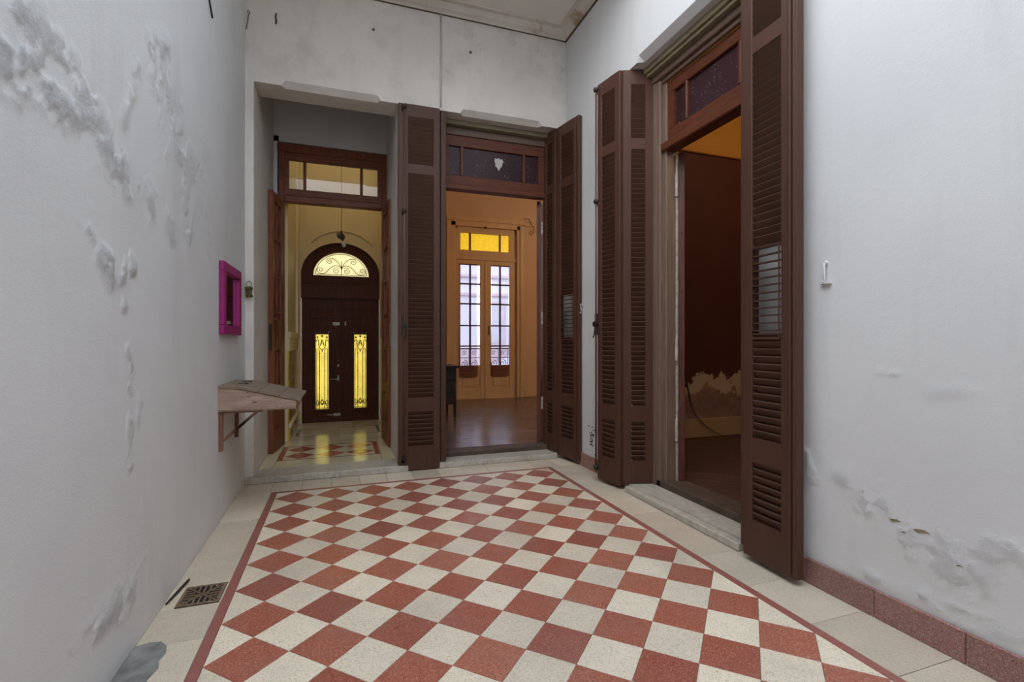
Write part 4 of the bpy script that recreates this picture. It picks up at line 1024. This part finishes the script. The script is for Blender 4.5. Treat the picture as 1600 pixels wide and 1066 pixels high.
# sheer curtains on the leaves
def curtain(x0, x1, label):
    n = 40; zt, zb = 2.60, 0.50; nz = 12; verts = []; faces = []
    for j in range(nz+1):
        t = j/nz; z = zt+(zb-zt)*t
        for i in range(n+1):
            s = i/n; x = x0+(x1-x0)*s+(0.012*math.sin(5*t+s*3)); y = ey0-.022+0.007*math.sin(s*30)+0.004*math.sin(s*11+t*2)
            verts.append((x, y, z-0.018*math.sin(math.pi*s)*(t)))
    for j in range(nz):
        for i in range(n): a = j*(n+1)+i; faces.append((a, a+1, a+n+2, a+n+1))
    me = bpy.data.meshes.new('sheer_curtain'); me.from_pydata(verts, [], faces)
    o = obj('sheer_curtain', me, 'wine_sheer', None, True); return o
c1 = tag(curtain(2.525, 2.865, ''), 'wine coloured sheer curtain on the hinge leaf of the French door nearest the black desk', 'curtain', 'sheer door curtains')
c2 = tag(curtain(3.135, 3.49, ''), 'wine coloured sheer curtain on the French door leaf with the bolt handle', 'curtain', 'sheer door curtains')
for o, x0, x1 in ((c1, 2.525, 2.865), (c2, 3.135, 3.49)):
    obj('curtain_rod', B().tube([(x0-.01, ey0-.014, 2.602), (x1+.02, ey0-.014, 2.602)], .005, 6), 'brass', o)
# second window added outside the view to light the orange room
w1 = struct(thing('added_window', (5.35, RYE+.06, HR), '', ''), 'added unseen balcony door that brightens the orange room', 'window')
obj('window_frame', B().box(4.75, 4.83, ey0, ey1, HR, 3.3).box(5.87, 5.95, ey0, ey1, HR, 3.3).box(5.31, 5.39, ey0, ey1, HR, 3.3).box(4.83, 5.87, ey0, ey1, 3.2, 3.3).box(4.83, 5.87, ey0, ey1, HR, .55), 'orange_wood', w1)
for u, v in ((4.83, 5.31), (5.39, 5.87)): obj('pane', B().box(u, v, ey0+.02, ey0+.025, .55, 3.2), 'clear_glass', w1)
# dark desk
dk = thing('writing_desk', (1.60, 2.75, HR), 'black wooden writing desk at the side of the orange room', 'desk')
dx0, dx1, dy0, dy1 = 1.24, 1.975, 2.50, 3.10
obj('desk_top', B().box(dx0-.015, dx1+.03, dy0-.03, dy1+.03, 0.795, 0.828, bev=.006), 'dark_desk_wood', dk, label='scuffed edge')
obj('apron', B().box(dx0+.03, dx1-.012, dy0+.02, dy1-.02, 0.60, 0.795), 'dark_desk_wood', dk)
obj('drawer_block', B().box(1.62, dx1-.006, dy0+.012, dy1-.02, 0.295, 0.79), 'dark_desk_wood', dk)
for k in range(3):
    dr = obj('drawer', B().box(1.635, dx1-.02, dy0, dy0+.014, 0.305+k*.16, 0.455+k*.16, bev=.003), 'dark_desk_wood', dk)
    obj('knob', B().lathe([(.012, -.02), (.008, 0)], (1.80, dy0, 0.38+k*.16), 'y', 10), 'brass', dr)
for x in (dx0+.05, dx1-.025):
    for y in (dy0+.03, dy1-.04):
        obj('leg', B().lathe([(.013, HR), (.020, HR+.03), (.024, .28), (.026, .60)], (x, y, 0), 'z', 12), 'dark_desk_wood', dk, True)
# wire on the wall rail
o = obj('loose_wire', B().tube([(3.78, RYE-.04, 3.52), (3.88, RYE-.04, 3.53), (3.93, RYE-.035, 3.44), (3.99, RYE-.035, 3.36), (3.98, RYE-.035, 3.27), (3.93, RYE-.035, 3.22), (3.89, RYE-.035, 3.26), (3.93, RYE-.035, 3.30)], .006, 6), 'cable_black')
tag(o, 'loose dark wire curling on the orange wall beside the French door', 'wire')

# ------------------------------------------------------------------ dark red room
b = B().box(2.95, RX1, YB-.012, YB, HR, 3.265)
wred = struct(obj('wall_red_back', b, 'peeled_red_wall'), 'dark red wall with paint peeled off above the skirting', 'wall')
obj('skirting', B().box(2.95, RX1, YB-.034, YB-.012, HR, 0.30, bev=.006), 'skirting_tan', wred)
obj('picture_rail', B().box(2.95, RX1, YB-.045, YB-.001, 3.265, 3.31, bev=.01), 'yellow_paint', wred)
b = B().box(2.95, RX1, YB-.012, YB, 3.31, ZC)
struct(obj('wall_red_frieze', b, 'yellow_paint'), 'ochre yellow upper wall above the dark red paint', 'wall')
b = B().box(2.95, 2.962, OY1, YB, HR, ZC).box(2.95, 2.962, -4.4, OY0, HR, ZC).box(2.95, 2.962, OY0, OY1, ZL, ZC).box(2.95, RX1, -4.6, -4.4, -.1, ZC+.05).box(RX1-.012, RX1, -4.4, YB, HR, ZC)
struct(obj('wall_red_inner', b, 'red_paint'), 'dark red inner walls of the side room', 'wall')
struct(obj('ceiling_red_room', B().box(2.9, RX1+.1, -4.6, YB+.1, ZC, ZC+.2), 'yellow_paint'), 'ochre yellow ceiling of the dark red room', 'ceiling')
f3 = struct(obj('floor_red_room', B().box(2.95, RX1, -4.4, YB, -.1, HR-.006), 'threshold_wood'), 'dark brown plank floor of the red room', 'floor')
def see3(x, y):
    a = math.atan2(x-.47, y+4.14); return math.atan2(2.8-.47, -1.0+4.14)-.03 < a < math.atan2(2.51-.47, -2.03+4.14)+.03
planks(f3, 2.98, RX1, -4.4, YB-.03, math.radians(-45), 0.11, 0.9, 'dark_plank', HR, see3, bev=0.0006)
o = obj('dangling_cable', B().tube([(3.985, .30, 1.00), (4.02, .30, .83), (4.07, .30, .60), (4.10, .30, .47), (4.16, .31, .36), (4.30, .31, .23), (4.42, .305, .15), (4.52, .29, .103)], [.006, .007, .009, .008, .006, .005, .004, .004], 8), 'old_cable')
tag(o, 'dark cable drooping down the peeled wall of the red room', 'cable')

# ceiling lamps added above the view to brighten the dark interiors
def fill_globe_lamp(x, y, z, watt, col, label):
    L = thing('fill_globe_lamp', (x, y, z), label, 'lamp')
    obj('ceiling_rose', B().lathe([(.06, ZC-.03), (.05, ZC)], (x, y, 0), 'z', 16), 'brass', L)
    obj('stem', B().tube([(x, y, ZC-.02), (x, y, z+.15)], .008, 8), 'brass', L)
    t = NT('fill_glow'); e = t.n('ShaderNodeEmission'); e.inputs[0].default_value = (*col, 1); e.inputs[1].default_value = watt; t.l(e.outputs[0], t.out.inputs['Surface'])
    a = np.linspace(0.15, math.pi-.15, 9)
    obj('globe', B().lathe([(.15*math.sin(k), .15*math.cos(k)) for k in a], (x, y, z), 'z', 16), t.m, L, True)
fill_globe_lamp(5.5, 1.5, 3.75, 48, (1.0, 0.90, 0.76), 'added globe lamp out of view, brightening the orange room')
fill_globe_lamp(0.45, 2.05, 3.85, 5.5, (1.0, 0.86, 0.58), 'added globe lamp out of view, brightening the entrance hall')
fill_globe_lamp(4.6, -2.0, 3.75, 46, (1.0, 0.72, 0.42), 'added globe lamp out of view, brightening the dark red room')

# ------------------------------------------------------------------ things on the patio walls
# magenta mirror
my0, my1, mz0, mz1, mx = -0.553, 0.02, 1.212, 1.69, XL
mr = thing('wall_mirror', (XL+.02, (my0+my1)/2, mz0), 'small mirror in a bright magenta wooden frame on the left wall', 'mirror')
x0, x1, fw_ = XL+.002, XL+.034, .062
b = B().box(x0, x1, my0, my1, mz1-fw_, mz1, bev=.004).box(x0, x1, my0, my1, mz0, mz0+fw_, bev=.004).box(x0, x1, my0, my0+fw_, mz0+fw_, mz1-fw_, bev=.004).box(x0, x1, my1-fw_, my1, mz0+fw_, mz1-fw_, bev=.004)
obj('mirror_frame', b, 'magenta_paint', mr)
obj('mirror_glass', B().box(x0, x0+.008, my0+fw_-.004, my1-fw_+.004, mz0+fw_-.004, mz1-fw_+.004), 'mirror', mr)
# slant-topped wall desk
sy0, sy1 = -0.579, -0.03; sx0, sx1 = XL+.002, 0.182
sd = thing('wall_desk', (0, (sy0+sy1)/2, 0.73), 'weathered wooden slant topped desk box on wall brackets', 'wall desk')
b = B().prism([(sx0, sy0, .727), (sx1, sy0, .724), (sx1, sy0, .770), (sx0+.1, sy0, .862), (sx0, sy0, .868)], (0, .02, 0))
obj('side_panel', b, 'bare_pink_wood', sd)
b = B().prism([(sx0, sy1-.02, .727), (sx1, sy1-.02, .724), (sx1, sy1-.02, .770), (sx0+.1, sy1-.02, .862), (sx0, sy1-.02, .868)], (0, .02, 0))
obj('side_panel', b, 'bare_pink_wood', sd)
obj('front_panel', B().box(sx1-.018, sx1, sy0+.02, sy1-.02, .724, .768), 'bare_pink_wood', sd)
obj('back_panel', B().box(sx0, sx0+.016, sy0+.02, sy1-.02, .727, .866), 'bare_pink_wood', sd)
obj('bottom_board', B().box(sx0+.002, sx1-.002, sy0+.002, sy1-.002, .716, .727), 'weathered_board', sd)
obj('fixed_top', B().prism([(sx0, sy0-.004, .868), (sx0+.105, sy0-.004, .862), (sx0+.105, sy0-.004, .876), (sx0, sy0-.004, .884)], (0, sy1-sy0+.008, 0)), 'weathered_board', sd)
lx0, lz0, lx1, lz1 = sx0+.107, .864, sx1+.028, .768
n = 3
for k in range(n):        # lid of three boards
    ta, tb = k/n, (k+1)/n-.008
    xa, za = lx0+(lx1-lx0)*ta, lz0+(lz1-lz0)*ta; xb, zb_ = lx0+(lx1-lx0)*tb, lz0+(lz1-lz0)*tb
    obj('lid_board', B().prism([(xa, sy0-.006, za), (xb, sy0-.006, zb_), (xb+.003, sy0-.006, zb_+.015), (xa+.003, sy0-.006, za+.015)], (0, sy1-sy0+.02, 0)), 'weathered_board', sd)
for y in (-0.36, -0.2): obj('lid_hinge', B().box(lx0-.03, lx0+.03, y-.015, y+.015, .876, .881), 'iron', sd)
for y in (sy0+.012, sy1-.04):
    br = obj('bracket', B().box(XL+.002, XL+.026, y, y+.028, .46, .716, bev=.002), 'bracket_wood', sd)
    obj('brace', B().prism([(XL+.026, y+.004, .515), (XL+.026, y+.004, .538), (-0.035, y+.004, .716), (-0.060, y+.004, .716)], (0, .018, 0)), 'bracket_wood', br)
    obj('bearer', B().box(XL+.026, -0.02, y+.002, y+.024, .704, .716), 'bracket_wood', br)
# bunch hanging on the corner strip beside the mirror
kb = thing('key_bunch', (-0.245, YB-.02, 1.5), 'bunch of brassy keys hanging on the corner strip beside the mirror', 'keys')
obj('nail', B().tube([(-.246, YB, 1.655), (-.246, YB-.03, 1.66)], .003, 6), 'iron', kb)
obj('key_ring', B().tube([(-.246+.022*math.cos(a), YB-.022, 1.635+.022*math.sin(a)) for a in np.linspace(0, 2*math.pi, 17)[:-1]], .0025, 6, True), 'brass', kb)
for k in range(5):
    a = (k-2)*.16; x = -.246+math.sin(a)*.065
    kk = B().lathe([(.013, -.003), (.013, .003)], (x, YB-.016-.005*k, 1.60), 'y', 10).box(x-.004, x+.004, YB-.018-.005*k, YB-.015-.005*k, 1.525, 1.59).box(x, x+.012, YB-.018-.005*k, YB-.015-.005*k, 1.527, 1.545)
    obj('key', kk, 'brass', kb)
# hooks
def hook(pts, label, r=.004, mat='hook_white'):
    return tag(obj('wall_hook', B().tube(pts, r, 8), mat, None, True), label, 'hook')
h1 = thing('shutter_hook', (XR, -2.46, 1.44), 'long white iron hook hanging on the bare white wall beside the open shutter', 'hook')
obj('eye', B().lathe([(.006, XR*0-.012), (.011, -.008), (.011, 0)], (XR, -2.46, 1.535), 'x', 10), 'hook_white', h1)
obj('hook_rod', B().tube([(XR-.014, -2.46, 1.535), (XR-.014, -2.461, 1.45), (XR-.016, -2.462, 1.443), (XR-.03, -2.462, 1.447)], .0045, 8), 'hook_white', h1, True)
obj('rest', B().box(XR-.02, XR, -2.49, -2.44, 1.436, 1.443), 'hook_white', h1)
hook([(XR-.004, -.02, 1.49), (XR-.02, -.02, 1.52), (XR-.03, -.018, 1.515), (XR-.022, -.02, 1.46), (XR-.03, -.026, 1.43), (XR-.045, -.03, 1.44)], 'small white curled hook on the wall strip between two brown shutters')
# conduit down the back wall and loose cable on the left wall
cd = tag(obj('wall_conduit', B().tube([(1.334, YB-.008, 3.335), (1.338, YB-.008, 4.19)], .008, 10), 'conduit_paint', None, True), 'thin painted conduit pipe running down the back wall', 'pipe')
tag(obj('loose_cable', B().tube([(XL+.010, -.98, 3.30), (XL+.012, -.90, 3.22), (XL+.012, -.82, 3.165), (XL+.008, -.742, 3.13)], .005, 8), 'cable_black', None, True), 'short dark cable end on the left wall near the ceiling', 'cable')
tag(obj('bent_wire', B().tube([(-.262, YB-.006, 3.86), (-.250, YB-.02, 3.875), (-.238, YB-.015, 3.86), (-.25, YB-.015, 3.845), (-.255, YB-.012, 3.80), (-.262, YB-.012, 3.76), (-.268, YB-.008, 3.72)], .003, 6), 'cable_black'), 'thin bent wire on the back wall above the hall step, near the left corner', 'wire')
tag(obj('wall_nail', B().tube([(-.045, YB-.004, 3.90), (-.050, YB-.012, 3.87), (-.043, YB-.012, 3.84), (-.048, YB-.01, 3.81)], .006, 6), 'cable_black'), 'rusty bent nail on the back wall over the hall doorway', 'nail')

for x, z, lab in ((0.735, 3.93, 'rusty nail stub on the back wall between the hall doorway and the conduit'), (1.62, 3.90, 'rusty nail stub on the stained back wall past the conduit')):
    tag(obj('nail_stub', B().lathe([(.010, .001), (.014, -.004), (.008, -.008), (.005, -.02)], (x, YB, z), 'y', 9), 'grate_iron'), lab, 'nail')
# chips where paint has fallen off the right wall
b = B()
for k in range(34):
    y, z, r = -0.19+random.gauss(0, .036), 0.27+random.gauss(0, .07), random.uniform(.003, .0065)
    b.lathe([(r, -.0065), (r*.8, 0)], (XR, y, z), 'x', 7)
o = obj('mould_spots', b, 'cable_black', wr); o['kind'] = 'stuff'
for y, z, w_ in ((-2.765, .435, .022), (-2.86, .425, .03), (-2.80, .40, .010), (-2.985, .345, .012)):
    pts = [(XR-.0065, y+w_*u, z+w_*v*.5) for u, v in ((-1, .2), (-.3, .6), (.5, .3), (1, -.1), (.4, -.6), (-.2, -.2))]
    obj('paint_chip', B().prism(pts, (.005, 0, 0)), 'khaki_moulding', wr)

# ------------------------------------------------------------------ street outside
st = struct(obj('ground', B().box(-20, 26, 5.0, 30, -.6, -.45), 'asphalt'), 'grey street outside the balcony door', 'street')
struct(obj('sidewalk', B().box(-6, 14, 5.02, 6.6, -.5, -.15).box(-0.6, 0.95, 3.2, 5.1, -.5, 0.0), 'cement'), 'pavement in front of the house', 'pavement')
fa = thing('facade', (4, 14.2, -.45), 'pale plastered house front across the street seen through the French door', 'building')
obj('wall', B().box(-16, 24, 14.0, 14.6, -.45, 4.6), 'facade_paint', fa)
obj('plinth', B().box(-16, 24, 13.93, 14.0, -.45, .9), 'facade_pink', fa)
for z in (2.9, 3.6): obj('string_course', B().box(-16, 24, 13.9, 14.0, z, z+.10), 'facade_pink', fa)
for k in range(9):
    x = -6+k*2.4
    w = obj('window', B().box(x-.5, x+.5, 13.96, 14.0, 1.0, 2.7), 'facade_pink', fa)
    obj('pane', B().box(x-.42, x+.42, 13.95, 13.962, 1.08, 2.62), 'car_paint', w)
# car
cr = thing('parked_car', (7.2, 10.6, -.45), 'pale car parked across the street', 'car')
prof = [(-2, .25), (2, .25), (2.05, .75), (1.2, .92), (.75, 1.42), (-1.0, 1.42), (-1.75, .95), (-2.05, .85)]
obj('body', B().prism([(7.2+x, 9.8, -.45+z) for x, z in prof], (0, 1.6, 0)), 'car_paint', cr)
obj('side_window', B().prism([(7.2+x, 9.79, -.45+z) for x, z in [(-1.45, .97), (1.0, .95), (.66, 1.36), (-.95, 1.36)]], (0, 1.62, 0)), 'dark_glass', cr)
for x in (-1.3, 1.3):
    for y in (9.78, 11.24): obj('wheel', B().lathe([(.31, 0), (.31, .18)], (7.2+x, y, -.14), 'y', 20), 'tyre', cr)
# balcony railing with scrolls
rl = thing('balcony_railing', (3.05, 5.2, 0), 'wrought iron balcony railing with scrolls outside the French door', 'railing')
yb = 5.25
obj('balcony_slab', B().box(2.2, 3.9, 5.02, 5.32, -.02, .08), 'cement', rl)
obj('top_rail', B().tube([(2.2, yb, 1.02), (3.9, yb, 1.02)], .014, 8).tube([(2.2, yb, .84), (3.9, yb, .84)], .008, 6).tube([(2.2, yb, .16), (3.9, yb, .16)], .010, 6), 'iron', rl)
for k in range(9):
    x = 2.24+k*.2
    obj('baluster', B().tube([(x, yb, .08), (x, yb, 1.02)], .007, 6), 'iron', rl)
    if k < 8:
        obj('scroll', B().tube(spiral(x+.10, .72, .075, 1.5, 1.5, -1, yb), .008, 6).tube(spiral(x+.10, .56, .075, 1.5, -1.5, -1, yb), .008, 6).tube(spiral(x+.10, .93, .05, 1.3, 0.4, 1, yb), .006, 6), 'iron', rl)
